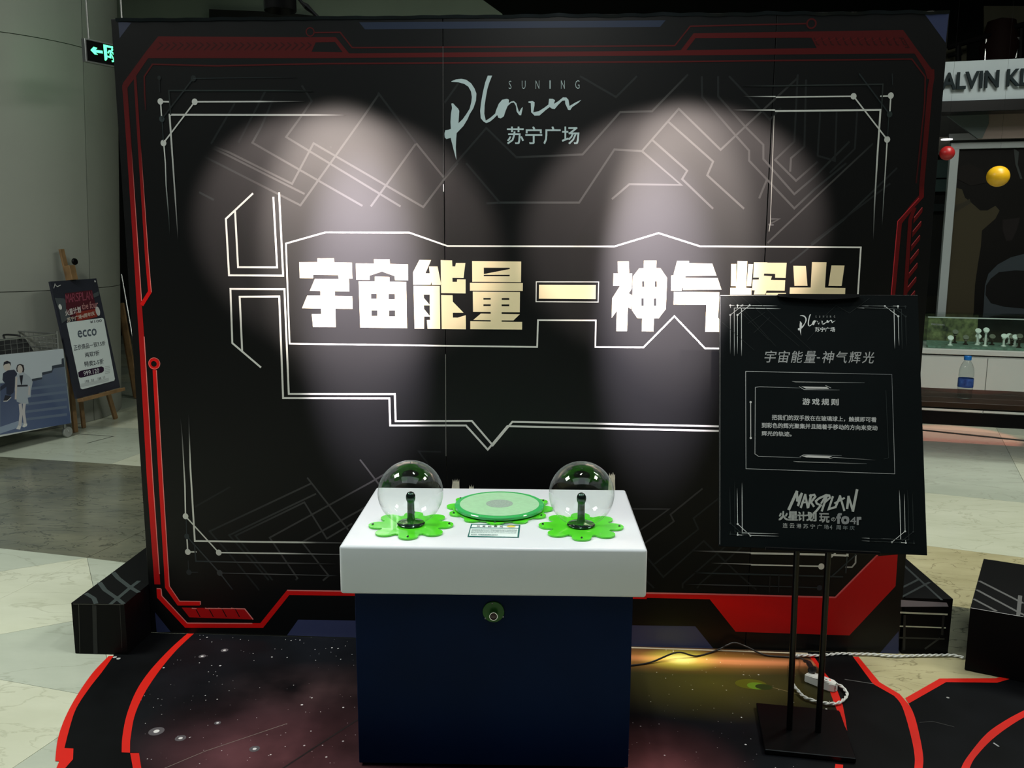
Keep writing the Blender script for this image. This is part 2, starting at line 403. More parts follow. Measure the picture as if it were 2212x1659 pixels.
# big clad column on the left
CC = (-4.911, 4.344); crad = lambda z: 0.965+0.052*z
mb = MB(); mb.lathe([(crad(0)-.02, 0), (crad(5.4)-.02, 5.4)], (CC[0], CC[1], 0), n=48)
colm = tag(mb.build('column', M['joint'], smooth=True), kind='structure')
zs = [0.0, 1.17, 3.15, 5.4]
for zi in range(3):
    for k in range(6):
        a, b = R(-13+60*k)+0.0035, R(-13+60*(k+1))-0.0035; n = 10
        mb = MB(); vv = []
        for i in range(n+1):
            t = a+(b-a)*i/n; vv.append([])
            for dr, z in ((-.015, zs[zi]+.003), (0, zs[zi]+.003), (0, zs[zi+1]-.003), (-.015, zs[zi+1]-.003)):
                rad = crad(z)+dr; vv[-1].append(mb.bm.verts.new((CC[0]+rad*math.cos(t), CC[1]+rad*math.sin(t), z)))
        for i in range(n):
            for j in range(4): mb.bm.faces.new((vv[i][j], vv[i+1][j], vv[i+1][(j+1) % 4], vv[i][(j+1) % 4]))
        mb.bm.faces.new(vv[0]); mb.bm.faces.new(vv[-1][::-1])
        mb.build('panel', M['col'], colm, smooth=True)

# ================================================================== BACKDROP BOARD
W2, HB = 1.493, 2.394
BL_ = (0.0018, 0.0021, 0.0026)
bd = tag(empty('display_board', (0, 0, 0)), 'huge black backdrop board with red tech border and white lettering', 'board')
cuts = [-W2-.018, at(962, 700)[0], at(1660, 400)[0], W2]
for i in range(3):
    mb = MB(); a, b = cuts[i]+(.0012 if i else 0), cuts[i+1]-(.0012 if i < 2 else 0)
    mb.box(((a+b)/2, 0.025, HB/2), (b-a, 0.05, HB), bev=0.0008)
    mb.build('panel', M['board_black'], bd)
mb = MB()
for x in (-1.2, 0.0, 1.2): mb.box((x, 0.075, 1.15), (0.05, 0.05, 2.2)); mb.tube([(x, 0.1, 1.6), (x, 0.85, 0.05)], 0.02, 6)
mb.box((0, 0.075, 2.2), (2.8, 0.05, 0.05)); mb.box((0, 0.075, 0.2), (2.8, 0.05, 0.05))
mb.build('rear_frame', M['wood'], bd)
# loose wrapped edge along the top
mb = MB(); n = 90; vs = []
for i in range(n+1):
    x = -W2 + 2*W2*i/n
    a = 0.004*math.sin(i*1.7)+0.003*math.sin(i*.53+1)
    if x < 0.0: a *= .4
    vs.append([mb.bm.verts.new(p) for p in ((x, -0.0015, HB-.010+a*.5), (x, -0.004+a*.3, HB+.001+a*.7), (x, 0.05, HB+.003+a*.5), (x, 0.05, HB-.0))])
for p, q in zip(vs, vs[1:]):
    for j in range(3): mb.bm.faces.new((p[j], q[j], q[j+1], p[j+1]))
mb.build('wrapped_edge', mat('folded_vinyl', (0.006, 0.009, 0.011), 0.35, spec=.3, noise=(8, .3)), bd, smooth=True)

PO = dict(O=(0, 0, 0), U=(1, 0, 0), V=(0, 0, 1), N=(0, -1, 0))
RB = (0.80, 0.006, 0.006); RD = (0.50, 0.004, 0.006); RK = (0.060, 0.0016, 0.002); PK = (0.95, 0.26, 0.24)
def lerp(a, b, t): return tuple(a[i]*(1-t)+b[i]*t for i in range(3))
# --- red border
pr = Print(**PO)
tl = lambda p: C(240, 20, 4.809, p); trc = lambda p: C(1420, 20, 3.456, p); c1 = lambda p: C(0, 0, 2.962, p)
c4 = lambda p: C(0, 500, 2.962, p); c6 = lambda p: C(0, 1050, 2.724, p); c8 = lambda p: C(1340, 1050, 2.537, p)
c2 = lambda p: C(700, 0, 2.962, p); c7 = lambda p: C(1880, 400, 6.383, p)
GB = (0.035, 0.045, 0.12)
pr.poly(c2([(225, 143), (2185, 130), (2150, 172), (262, 188)]), (0.014, 0.022, 0.045))
pr.poly(c1([(757, 140), (840, 145), (765, 245)]), (0.03, 0.035, 0.06))
pr.poly(trc([(1995, 35), (2178, 15), (2152, 250)]), (0.03, 0.04, 0.10))
pr.poly(c6([(912, 742), (1005, 858), (922, 860)]), GB)
pr.poly([(644, 1338.5), (1502, 1353), (1542, 1402.5), (620, 1372.5)], (0.05, 0.06, 0.15))
pr.poly(c8([(1525, 795), (1525, 920), (1420, 918)]), GB)
# top band
wx0, wx1 = (240+2125/4.809, 91.5), (723.6, 90.5)
top_outer = tl([(115, 812), (125, 765), (370, 430), (490, 281)]) + [(668, 80.5), (725, 80), (754, 115.3), (1440, 109.7)] + trc([(175, 305), (270, 180), (1835, 155), (1925, 280), (2050, 450), (2056, 500)]) + [(2013, 172)]
top_inner = trc([(2015, 520), (1998, 455), (1920, 330)]) + [(1440, 119.9), (700, 125.6)] + tl([(385, 508), (262, 690), (172, 812), (165, 850), (118, 850)])
h1 = [wx0, wx1, (740.5, 113), (673, 112)]
h2 = trc([(285, 215), (1150, 212), (1190, 290), (215, 306)])
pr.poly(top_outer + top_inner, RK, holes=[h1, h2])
# chevron hatching on the band
dk = (0.022, 0.0008, 0.001)
for i in range(23):
    x = 500+70*i; pr.line(tl([(x, 345), (x+38, 372), (x-25, 425)]), 2.6, dk)
for i in range(13):
    x = 1170+54*i; pr.line(trc([(x, 212), (x+22, 262), (x+40, 268)]), 2.6, dk); pr.line(trc([(x+8, 236), (x+48, 212)]), 1.6, (0.09, .003, .004))
pr.line(trc([(1800, 215), (1835, 215), (1878, 285), (1850, 285)]), 2, dk)
# thin line and rings over the band
pr.disc(670, 69, 10, (0.055, .002, .0025), rin=7.5); pr.line([(680, 70.5), (735, 70), (761, 103), (1200, 100.5), (1457.6, 98.7), (1491, 56.7), (1741, 51)], 3.0, (0.055, .002, .0025))
pr.disc(1752.8, 51, 11.5, (0.055, .002, .0025), rin=8)
# thin inner line
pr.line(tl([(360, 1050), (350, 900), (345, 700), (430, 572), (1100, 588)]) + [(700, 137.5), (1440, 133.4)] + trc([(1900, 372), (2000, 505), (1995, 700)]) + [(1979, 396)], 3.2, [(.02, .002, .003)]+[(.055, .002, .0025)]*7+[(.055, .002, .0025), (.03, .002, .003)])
# left stripes
ls = [(269, 188), (278.5, 320), (294, 553.7), (300.5, 652), (305.5, 723), (324, 1040), (339.6, 1256)]
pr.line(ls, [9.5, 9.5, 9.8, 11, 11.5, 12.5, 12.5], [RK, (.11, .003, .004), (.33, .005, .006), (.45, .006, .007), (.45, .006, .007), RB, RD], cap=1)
pr.line([(274.5, 190), (284, 320), (299.5, 554), (306, 650)], 1.6, [RK, RK, PK, PK])
pr.line([(311.5, 727), (330.5, 1040), (344.5, 1240)], 1.8, PK)
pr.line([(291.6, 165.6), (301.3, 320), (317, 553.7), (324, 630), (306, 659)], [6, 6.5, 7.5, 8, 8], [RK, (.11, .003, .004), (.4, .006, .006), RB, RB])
pr.line([(304.5, 320), (320.5, 553.7), (327, 631)], 1.4, [RK, PK, PK])
pr.line(c6([(922, 603), (946, 604)]), 2.5, PK)
pr.line(c6([(935, 606), (938, 652), (1095, 820), (1540, 820), (1695, 627), (2085, 632)]) + [(1397, 1288)], [10, 10, 10, 10.5, 10, 10.5, 12], RB)
pr.line(c6([(948, 604), (952, 645), (1102, 806), (1485, 808)]), 2.2, PK)
pr.line(c6([(1690, 613), (2085, 619)]) + [(1397, 1281)], 2.6, PK)
pr.disc(332.5, 786, 12.3, RB, rin=6.2); pr.disc(333.5, 785, 12.6, PK, rin=11.6)
pr.line([(334, 799), (347.7, 1040), (361.6, 1268), (386, 1303.5), (432, 1303.5)], [8.5, 9.5, 10, 9, 9], RB)
pr.line([(338, 800), (352, 1040), (366, 1266), (388, 1298.5), (433, 1299), (433, 1306)], 1.8, PK)
hb = c6([(1070, 715), (1440, 720), (1490, 785), (1115, 772)]); pr.poly(hb, RD)
for x in (1150, 1228, 1305, 1382):
    pr.line(c6([(x-28, 716), (x+2, 722), (x+28, 770)]), 2.2, (0.02, .002, .002)); pr.line(c6([(x-22, 718), (x+7, 722)]), 2.0, PK)
pr.line(c6([(1225, 719), (1290, 720)]), 2, PK); pr.line(c6([(1310, 720), (1365, 721)]), 2, PK); pr.line(c6([(1385, 721), (1440, 722), (1490, 785)]), 2.4, PK)
# bottom right block
pr.poly([(1397, 1281)] + c8([(1180, 607), (1400, 385), (1520, 375), (1508, 548), (1255, 818), (632, 798), (490, 620), (145, 612)]), [RB, RD, RD, RD, RD, RD, RD, RB, RB])
pr.line([(1397, 1281)] + c8([(490, 592), (1178, 610), (1330, 456), (1412, 374)]), 3.4, [PK, (.8, .15, .15), (.75, .12, .13), (.75, .12, .13), (.6, .08, .08)])
# right stripes
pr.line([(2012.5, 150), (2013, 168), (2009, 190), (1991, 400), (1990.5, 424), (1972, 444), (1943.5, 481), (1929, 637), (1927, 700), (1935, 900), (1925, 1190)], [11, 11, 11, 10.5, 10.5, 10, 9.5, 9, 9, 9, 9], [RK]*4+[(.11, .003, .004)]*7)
pr.line([(1985, 428), (1939, 478), (1925, 637)], 1.6, (.5, .03, .04))
pr.line([(1976, 448), (1966, 475), (1955.5, 637), (1950, 700)], 8, (.085, .002, .003))
for k in range(8):
    dx, dy = -2.7*k, 30*k
    pr.poly([(x+dx, y+dy) for x, y in c7([(598, 452), (716, 303), (724, 318), (716, 372), (592, 532)])], (.085, .002, .003))
    pr.line([(x+dx, y+dy) for x, y in c7([(602, 448), (716, 306)])], 1.5, (.45, .06, .07))
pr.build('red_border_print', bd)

# --- white lines
pr = Print(**PO, off=0.0010)
WH = (0.74, 0.74, 0.70); WG = (0.52, 0.54, 0.52); DM = (0.026, 0.036, 0.040)
def crop6(p): return C(440, 380, 4.365, p)
cD = lambda p: C(560, 730, 2.1269, p)
pr.line(crop6([(460, 170), (210, 405), (240, 937), (750, 940), (712, 165)]), 4.0, WH, cap=1)
pr.line(crop6([(297, 340), (325, 860), (693, 862), (658, 207)]), 4.0, WH, cap=1)
pr.line([(562.5, 792.5), (502, 741), (498, 624), (614.6, 624.5), (624, 851)] + cD([(623, 258), (627, 382), (977, 381), (1073, 493), (1163, 385), (2112, 406), (2700, 417)]), 4.0, WH, cap=1)
pr.line([(523.3, 758), (517.9, 641), (603.3, 640.5)] + cD([(110, 276), (598, 277), (602, 402), (950, 402), (1050, 513), (1140, 405), (2112, 427), (2700, 438)]), 4.0, WH, cap=1)
pr.line([(617.8, 526), (703, 502), (884.3, 502.5), (966.7, 531.4), (1327, 532.4), (1422.5, 503.5), (1512, 532), (1859.4, 534.4), (1853, 636), (1848, 757), (1523, 752.5), (1456.6, 683), (1390, 750.3), (1286, 749.6), (1287, 692.2), (1162.2, 691.6), (1160.3, 749.5), (625.8, 742.3)], 3.4, WH, closed=True)
pr.line(C(1140, 540, 8.508, [(157, 585), (1303, 587), (1293, 957), (153, 950)]), 2.0, WH, closed=True)
# corner ornaments
def orn(circles, lines):
    for (x, y, r, c) in circles: pr.disc(x, y, r, c, ry=r*1.08)
    for l in lines: pr.line(*l)
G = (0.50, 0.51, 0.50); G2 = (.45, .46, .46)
a = tl([(513, 958), (870, 962), (545, 1390)])
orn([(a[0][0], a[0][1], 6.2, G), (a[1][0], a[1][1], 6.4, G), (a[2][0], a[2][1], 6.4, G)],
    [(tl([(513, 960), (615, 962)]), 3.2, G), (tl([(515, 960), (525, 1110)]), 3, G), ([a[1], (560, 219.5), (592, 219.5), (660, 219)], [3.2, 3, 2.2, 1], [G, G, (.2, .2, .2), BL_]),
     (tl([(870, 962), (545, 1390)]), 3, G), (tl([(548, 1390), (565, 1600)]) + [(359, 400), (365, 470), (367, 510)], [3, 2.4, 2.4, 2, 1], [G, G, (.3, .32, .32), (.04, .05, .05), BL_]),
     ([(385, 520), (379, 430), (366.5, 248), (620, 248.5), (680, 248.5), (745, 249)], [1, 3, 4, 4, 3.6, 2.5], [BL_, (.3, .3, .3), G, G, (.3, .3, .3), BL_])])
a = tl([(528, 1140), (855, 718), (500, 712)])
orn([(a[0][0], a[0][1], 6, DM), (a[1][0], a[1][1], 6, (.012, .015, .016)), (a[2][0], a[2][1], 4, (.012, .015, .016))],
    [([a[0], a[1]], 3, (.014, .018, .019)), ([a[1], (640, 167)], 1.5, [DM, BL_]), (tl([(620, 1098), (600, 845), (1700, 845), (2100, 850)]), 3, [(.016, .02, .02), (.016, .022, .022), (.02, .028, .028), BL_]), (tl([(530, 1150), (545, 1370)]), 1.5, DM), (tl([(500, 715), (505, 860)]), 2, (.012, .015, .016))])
a = trc([(1464, 650), (1742, 645), (1715, 973)])
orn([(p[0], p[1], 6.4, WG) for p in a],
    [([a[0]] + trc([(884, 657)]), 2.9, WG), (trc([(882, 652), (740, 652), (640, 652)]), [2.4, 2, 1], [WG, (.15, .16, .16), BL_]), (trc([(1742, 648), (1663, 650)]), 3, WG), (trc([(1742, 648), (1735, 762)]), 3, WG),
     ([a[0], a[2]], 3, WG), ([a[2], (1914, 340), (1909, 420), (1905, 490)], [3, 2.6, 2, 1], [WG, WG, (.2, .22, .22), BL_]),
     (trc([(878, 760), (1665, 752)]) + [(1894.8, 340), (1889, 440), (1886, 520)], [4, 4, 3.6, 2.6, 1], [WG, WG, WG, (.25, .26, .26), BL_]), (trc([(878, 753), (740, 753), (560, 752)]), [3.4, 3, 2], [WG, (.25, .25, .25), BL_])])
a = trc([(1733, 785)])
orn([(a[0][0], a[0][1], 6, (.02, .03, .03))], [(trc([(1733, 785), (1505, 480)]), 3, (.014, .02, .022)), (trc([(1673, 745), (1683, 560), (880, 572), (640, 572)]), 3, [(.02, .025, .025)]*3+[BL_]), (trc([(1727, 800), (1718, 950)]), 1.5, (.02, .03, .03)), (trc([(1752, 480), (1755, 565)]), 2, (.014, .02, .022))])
b5 = lambda p: C(400, 960, 4.74, p)
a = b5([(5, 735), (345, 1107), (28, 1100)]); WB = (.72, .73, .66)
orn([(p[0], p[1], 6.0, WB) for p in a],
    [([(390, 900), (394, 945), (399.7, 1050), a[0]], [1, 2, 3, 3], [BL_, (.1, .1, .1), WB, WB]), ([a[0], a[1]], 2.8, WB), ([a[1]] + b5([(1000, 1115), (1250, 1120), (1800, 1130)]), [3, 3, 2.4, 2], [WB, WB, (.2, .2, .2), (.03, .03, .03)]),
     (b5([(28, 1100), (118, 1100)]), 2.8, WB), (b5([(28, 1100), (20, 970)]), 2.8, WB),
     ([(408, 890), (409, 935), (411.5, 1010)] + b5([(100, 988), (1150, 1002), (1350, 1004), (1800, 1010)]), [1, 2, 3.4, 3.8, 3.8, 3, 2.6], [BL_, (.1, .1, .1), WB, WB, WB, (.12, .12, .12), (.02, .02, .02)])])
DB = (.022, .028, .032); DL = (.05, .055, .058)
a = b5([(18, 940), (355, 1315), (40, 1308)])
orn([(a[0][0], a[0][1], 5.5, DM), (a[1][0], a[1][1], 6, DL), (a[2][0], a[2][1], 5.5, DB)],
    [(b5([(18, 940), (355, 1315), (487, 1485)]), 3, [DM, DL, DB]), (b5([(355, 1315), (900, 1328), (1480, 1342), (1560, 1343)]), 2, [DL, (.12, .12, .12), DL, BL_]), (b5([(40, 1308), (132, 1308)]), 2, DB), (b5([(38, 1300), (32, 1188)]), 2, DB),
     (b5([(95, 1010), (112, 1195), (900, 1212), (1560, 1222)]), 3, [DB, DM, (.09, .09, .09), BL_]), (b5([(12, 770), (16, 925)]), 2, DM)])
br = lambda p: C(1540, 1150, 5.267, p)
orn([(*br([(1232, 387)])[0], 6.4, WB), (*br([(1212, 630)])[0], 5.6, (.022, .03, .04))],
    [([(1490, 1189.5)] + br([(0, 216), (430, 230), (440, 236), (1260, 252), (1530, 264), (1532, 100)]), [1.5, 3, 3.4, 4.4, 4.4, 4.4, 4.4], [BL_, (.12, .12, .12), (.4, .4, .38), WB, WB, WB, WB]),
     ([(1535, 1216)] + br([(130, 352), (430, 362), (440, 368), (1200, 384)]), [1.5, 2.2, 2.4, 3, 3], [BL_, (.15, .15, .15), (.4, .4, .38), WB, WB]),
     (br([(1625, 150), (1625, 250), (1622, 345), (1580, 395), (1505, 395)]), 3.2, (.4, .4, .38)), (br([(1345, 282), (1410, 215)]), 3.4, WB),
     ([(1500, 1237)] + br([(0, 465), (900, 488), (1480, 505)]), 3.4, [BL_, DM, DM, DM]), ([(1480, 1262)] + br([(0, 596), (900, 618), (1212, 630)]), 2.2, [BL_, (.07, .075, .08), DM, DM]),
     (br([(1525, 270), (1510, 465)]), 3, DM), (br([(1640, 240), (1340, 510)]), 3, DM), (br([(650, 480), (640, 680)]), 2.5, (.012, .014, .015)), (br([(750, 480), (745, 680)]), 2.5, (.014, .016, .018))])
# pale lines along the panel seams
pr.line([(957, 100), (958, 385)], 1.0, (.10, .10, .10)); pr.line([(958, 398), (958.3, 414)], 1.6, (.8, .8, .8)); pr.line([(962.5, 765), (963.5, 985)], 1.0, (.25, .25, .23))
pr.line([(1672, 250), (1664, 480), (1661, 500)], 1.3, (.45, .45, .42)); pr.line([(1661, 486), (1671, 486)], 1, (.4, .4, .4))
pr.build('white_line_print', bd)
# --- faint circuit pattern
pr = Print(**PO, off=0.00006, step=0.000001)
F1 = (.050, .050, .050); F2 = (.018, .022, .023); F0 = (.011, .013, .014)
ca = lambda p: C(430, 200, 3.881, p); cb = lambda p: C(960, 150, 2.765, p); cc = lambda p: C(1400, 0, 2.676, p); ce = lambda p: C(1380, 1030, 6.142, p)
FL = []
for pts, col in (
    ([(640, 10), (520, 290), (447, 420), (1370, 950)], [BL_, F2, F1, F1]), ([(860, -60), (945, 70), (870, 180), (730, 372), (1690, 955)], [F0, F0, F1, F1, F1]),
    ([(120, 450), (250, 500), (780, 765), (960, 425), (1880, 960), (2060, 720), (2170, 590)], [BL_, F1, F1, F1, F1, F1, F0]),
    ([(110, 465), (230, 520), (885, 850)], [BL_, F1, F1]), ([(30, 530), (150, 590), (850, 945), (1390, 185), (1510, 10)], [BL_, F2, F1, F1, F0]),
    ([(1440, 955), (1820, 425), (2050, 710)], F1), ([(1820, 425), (1500, 0)], F0), ([(0, 835), (125, 900)], F2), ([(1100, 460), (1110, 455)], F0),
    ([(300, 90), (100, 430)], F0), ([(560, -20), (330, 420)], F0)):
    FL.append((ca(pts), col, 4.4))
for pts, col in (
    ([(250, 800), (330, 795), (805, 795), (1015, 478), (1180, 488), (1415, 690), (1105, 685), (1000, 775)], [F0, F2]+[F1]*6), ([(1180, 488), (1400, 235), (1650, 480), (1830, 310), (2110, 50)], [F1, F1, F1, F1, F0]),
    ([(1335, 310), (1605, 550), (1570, 632), (1790, 832)], F1), ([(1240, 420), (1450, 605), (1420, 655), (1605, 832)], F1),
    ([(1537, 40), (1540, 165), (1740, 395), (1820, 485), (1820, 545), (2090, 830), (2212, 715), (2400, 560)], [F0, F0, F1, F1, F1, F1, F2, F0]),
    ([(1635, 40), (1635, 160), (1800, 345), (1905, 450), (1905, 535), (2090, 745), (2212, 640), (2420, 430)], [F0, F0, F1, F1, F1, F1, F2, F0]),
    ([(425, 525), (825, 508), (1050, 255), (1240, 250), (1455, 30)], [F0, F1, F1, F1, F0]), ([(1925, 660), (1880, 770)], F1),
    ([(2110, 30), (2090, 430), (1975, 540), (2100, 665), (2230, 550)], [F0, F0, F1, F1, F0]), ([(2065, 610), (2070, 530), (2150, 460), (2160, 60)], [F1, F1, F0, F0]),
    ([(330, 795), (130, 560)], F0), ([(0, 640), (250, 350), (430, 525)], F0), ([(810, 40), (1025, 165), (1150, 40)], F0), ([(1700, 40), (1945, 300), (2010, 230)], F0), ([(100, 60), (0, 200)], F0)):
    FL.append((cb(pts), col, 4.4))
for pts, col in (([(695, 1300), (757, 1266), (712, 1266)], F1), ([(690, 1405), (1000, 1110), (1300, 830)], [F1, F1, F0]), ([(820, 1520), (1130, 1270), (1440, 970)], [F2, F2, F0]), ([(940, 1410), (1400, 1060)], F0), ([(995, 640), (980, 900), (1080, 930), (1090, 640)], F0), ([(1210, 620), (1195, 860), (1050, 1000)], F0)):
    FL.append((cc(pts), col, 4.0))
for pts, col in (([(100, 640), (460, 435)], F0), ([(760, 1495), (520, 1200), (250, 890), (1290, 400)], [F0, F2, F2, F1]), ([(855, 1390), (690, 1200), (450, 930), (1340, 505)], [F2, F2, F2, F1]), ([(895, 1390), (515, 935), (1220, 593), (1450, 965), (1710, 810)], [F2, F2, F1, F1, F1]),
                 ([(1130, 1390), (1150, 1370), (865, 955), (1896, 390), (2100, 270)], [F2, F1, F1, F1, F1]), ([(1410, 1395), (1470, 1345), (1195, 1000), (1840, 645), (2100, 500)], F1), ([(1250, 340), (1670, 875)], F1), ([(1790, 155), (2200, 690)], F1), ([(2620, 76), (2390, 71), (2560, 300)], F0)):
    FL.append((b5(pts), col, 3.6))
for pts, col in (([(-120, 425), (400, 428), (-20, 735)], F1), ([(845, 155), (420, 500), (465, 590), (60, 895)], F1), ([(1140, 220), (725, 550), (790, 695), (205, 1160)], F2), ([(60, 1010), (325, 1330), (860, 850), (1320, 1290), (1560, 1500)], F2),
                 ([(580, 1480), (580, 1420), (1140, 930)], F2), ([(770, 1480), (820, 1410), (1400, 900)], F2), ([(60, 1340), (200, 1475)], F2)):
    FL.append((ce(pts), [lerp(c, (0, 0, 0), .25) for c in col] if isinstance(col, list) else lerp(col, (0, 0, 0), .25), 3.6))
for lo, hi, bot in ((-1, 1000, 0), (1000, 9999, 0), (-1, 1000, 1), (1000, 9999, 1)):
    pr = Print(**PO, off=0.00006, step=0.000001)
    for pts, col, wd in FL:
        if lo <= pts[0][0] < hi and (pts[0][1] > 900) == bool(bot): pr.line(pts, wd, col)
    pr.build('circuit_pattern_print', bd)

# --- lettering
T = Print(**PO, off=0.0014)
CR_ = (0.88, 0.74, 0.47)
A_ = lambda p: C(630, 540, 8.508, p); B_ = lambda p: C(880, 540, 8.508, p); C_ = lambda p: C(1140, 540, 8.508, p); D_ = lambda p: C(1310, 540, 8.508, p); E_ = lambda p: C(1560, 540, 6.9125, p)
def rc(x0, y0, x1, y1): return [(x0, y0), (x1, y0), (x1, y1), (x0, y1)]
T.poly(A_([(140, 222), (475, 222), (475, 153), (778, 153), (785, 225), (1108, 232), (1118, 525), (865, 523), (858, 460), (398, 455), (395, 520), (150, 518)]), CR_)
T.poly(A_([(430, 530), (1055, 535), (1062, 760), (795, 757), (795, 843), (1115, 848), (1122, 1080), (805, 1078), (812, 1418), (395, 1415), (372, 1178), (546, 1176), (541, 1077), (192, 1070), (288, 838), (530, 838), (530, 755), (336, 750)]), CR_)
T.poly(A_([(1182, 248), (1517, 250), (1515, 172), (1800, 175), (1808, 255), (2138, 262), (2142, 558), (1900, 553), (1895, 480), (1662, 395), (1437, 470), (1435, 550), (1190, 548)]), CR_)
T.poly(A_([(1234, 575), (1532, 575), (1532, 490), (1797, 495), (1802, 582), (2107, 588), (2122, 1436), (1262, 1424)]), CR_, holes=[A_(rc(1462, 803, 1567, 898)), A_(rc(1783, 806, 1899, 906)), A_(rc(1470, 1107, 1577, 1216)), A_(rc(1789, 1110, 1906, 1222))])
T.poly(B_([(222, 182), (438, 184), (332, 428), (412, 428), (398, 302), (555, 302), (618, 620), (610, 642), (450, 640), (440, 585), (428, 638), (110, 635), (105, 410)]), CR_)
T.poly(B_([(115, 658), (595, 662), (603, 1450), (372, 1448), (358, 1286), (418, 1284), (415, 1224), (310, 1222), (308, 1448), (133, 1446)]), CR_, holes=[B_([(300, 820), (412, 822), (410, 1005), (303, 880)]), B_([(305, 1015), (412, 1017), (412, 1210), (308, 1085)])])
T.poly(B_([(613, 185), (822, 190), (828, 300), (880, 302), (893, 240), (1066, 240), (1033, 515), (828, 512), (830, 586), (912, 586), (915, 538), (1070, 540), (1070, 798), (622, 792)]), CR_)
T.poly(B_([(622, 828), (832, 832), (835, 948), (1032, 1152), (835, 1152), (837, 1242), (925, 1243), (1073, 1198), (1075, 1457), (632, 1453)]), CR_)
T.poly(B_([(1190, 205), (2092, 212), (2088, 593), (1193, 585)]), CR_, holes=[B_([(1405, 325), (1882, 327), (1882, 350), (1405, 443)]), B_([(1405, 455), (1880, 455), (1880, 483), (1405, 482)])])
T.poly(B_([(1150, 602), (2122, 606), (2120, 755), (1150, 748)]), CR_)
T.poly(B_([(1203, 765), (2070, 772), (2066, 1145), (1732, 1143), (1732, 1175), (2068, 1180), (1950, 1295), (1732, 1293), (1732, 1318), (2110, 1322), (2108, 1463), (1157, 1455), (1157, 1308), (1532, 1315), (1532, 1290), (1213, 1285), (1350, 1168), (1532, 1172), (1532, 1140), (1208, 1137)]), CR_,
       holes=[B_(rc(1398, 882, 1532, 912)), B_(rc(1735, 884, 1873, 916)), B_(rc(1398, 998, 1532, 1030)), B_(rc(1732, 1000, 1873, 1033))])
T.poly(C_([(208, 638), (1252, 642), (1247, 902), (204, 895)]), CR_)
T.poly(D_([(205, 212), (410, 212), (417, 422), (213, 418)]), CR_)
T.poly(D_([(130, 428), (472, 432), (465, 712), (408, 795), (465, 830), (458, 1085), (393, 1052), (378, 1492), (180, 1490), (190, 1118), (97, 1248), (105, 888), (250, 660), (124, 658)]), CR_)
T.poly(D_([(690, 195), (918, 195), (915, 333), (990, 333), (1113, 512), (1090, 1085), (960, 1255), (872, 1255), (862, 1496), (650, 1494), (657, 1252), (567, 1250), (468, 1105), (487, 485), (602, 337), (686, 333)]), CR_,
       holes=[D_(rc(653, 573, 697, 680)), D_(rc(886, 575, 927, 680)), D_(rc(640, 887, 686, 1028)), D_(rc(870, 890, 915, 1028))])
T.poly(D_([(1298, 202), (1518, 204), (1516, 245), (1942, 250), (2022, 472), (1450, 478), (1443, 510), (2042, 515), (2113, 728), (1408, 732), (1408, 640), (1380, 750), (1185, 748), (1190, 470), (1230, 465)]), CR_)
T.poly(D_([(1240, 770), (2075, 775), (2052, 1240), (2100, 1330), (2170, 1330), (2170, 1504), (1815, 1502), (1835, 1007), (1232, 1003)]), CR_)
for q in ([(133, 207), (210, 207), (205, 540), (130, 538)], [(228, 165), (375, 168), (358, 565), (438, 568), (435, 700), (118, 700), (120, 565), (205, 565)], [(388, 208), (462, 210), (432, 540), (365, 540)],
          [(473, 183), (672, 183), (672, 190), (962, 192), (945, 418), (790, 415), (790, 357), (625, 352), (620, 383), (742, 392), (725, 447), (940, 452), (932, 608), (662, 605), (643, 665), (470, 665), (486, 603), (443, 600), (455, 443), (545, 440), (550, 412), (462, 412)],
          [(655, 640), (950, 640), (945, 820), (830, 822), (825, 1130), (640, 1130), (645, 822), (440, 820), (443, 700), (650, 700)], [(135, 720), (265, 720), (250, 1000), (130, 1120)], [(300, 720), (420, 720), (430, 1120), (330, 1120)],
          [(1060, 235), (1248, 237), (1272, 535), (1077, 535)], [(1340, 180), (1556, 182), (1533, 562), (1838, 568), (1832, 700), (1003, 700), (1010, 560), (1320, 560)], [(1630, 230), (1825, 232), (1782, 538), (1585, 535)],
          [(1080, 720), (1330, 720), (1290, 980), (1010, 1130)], [(1500, 720), (1700, 720), (1690, 960), (1820, 960), (1815, 1130), (1500, 1130)]):
    T.poly(E_(q), CR_)
T.build('title_lettering', bd)

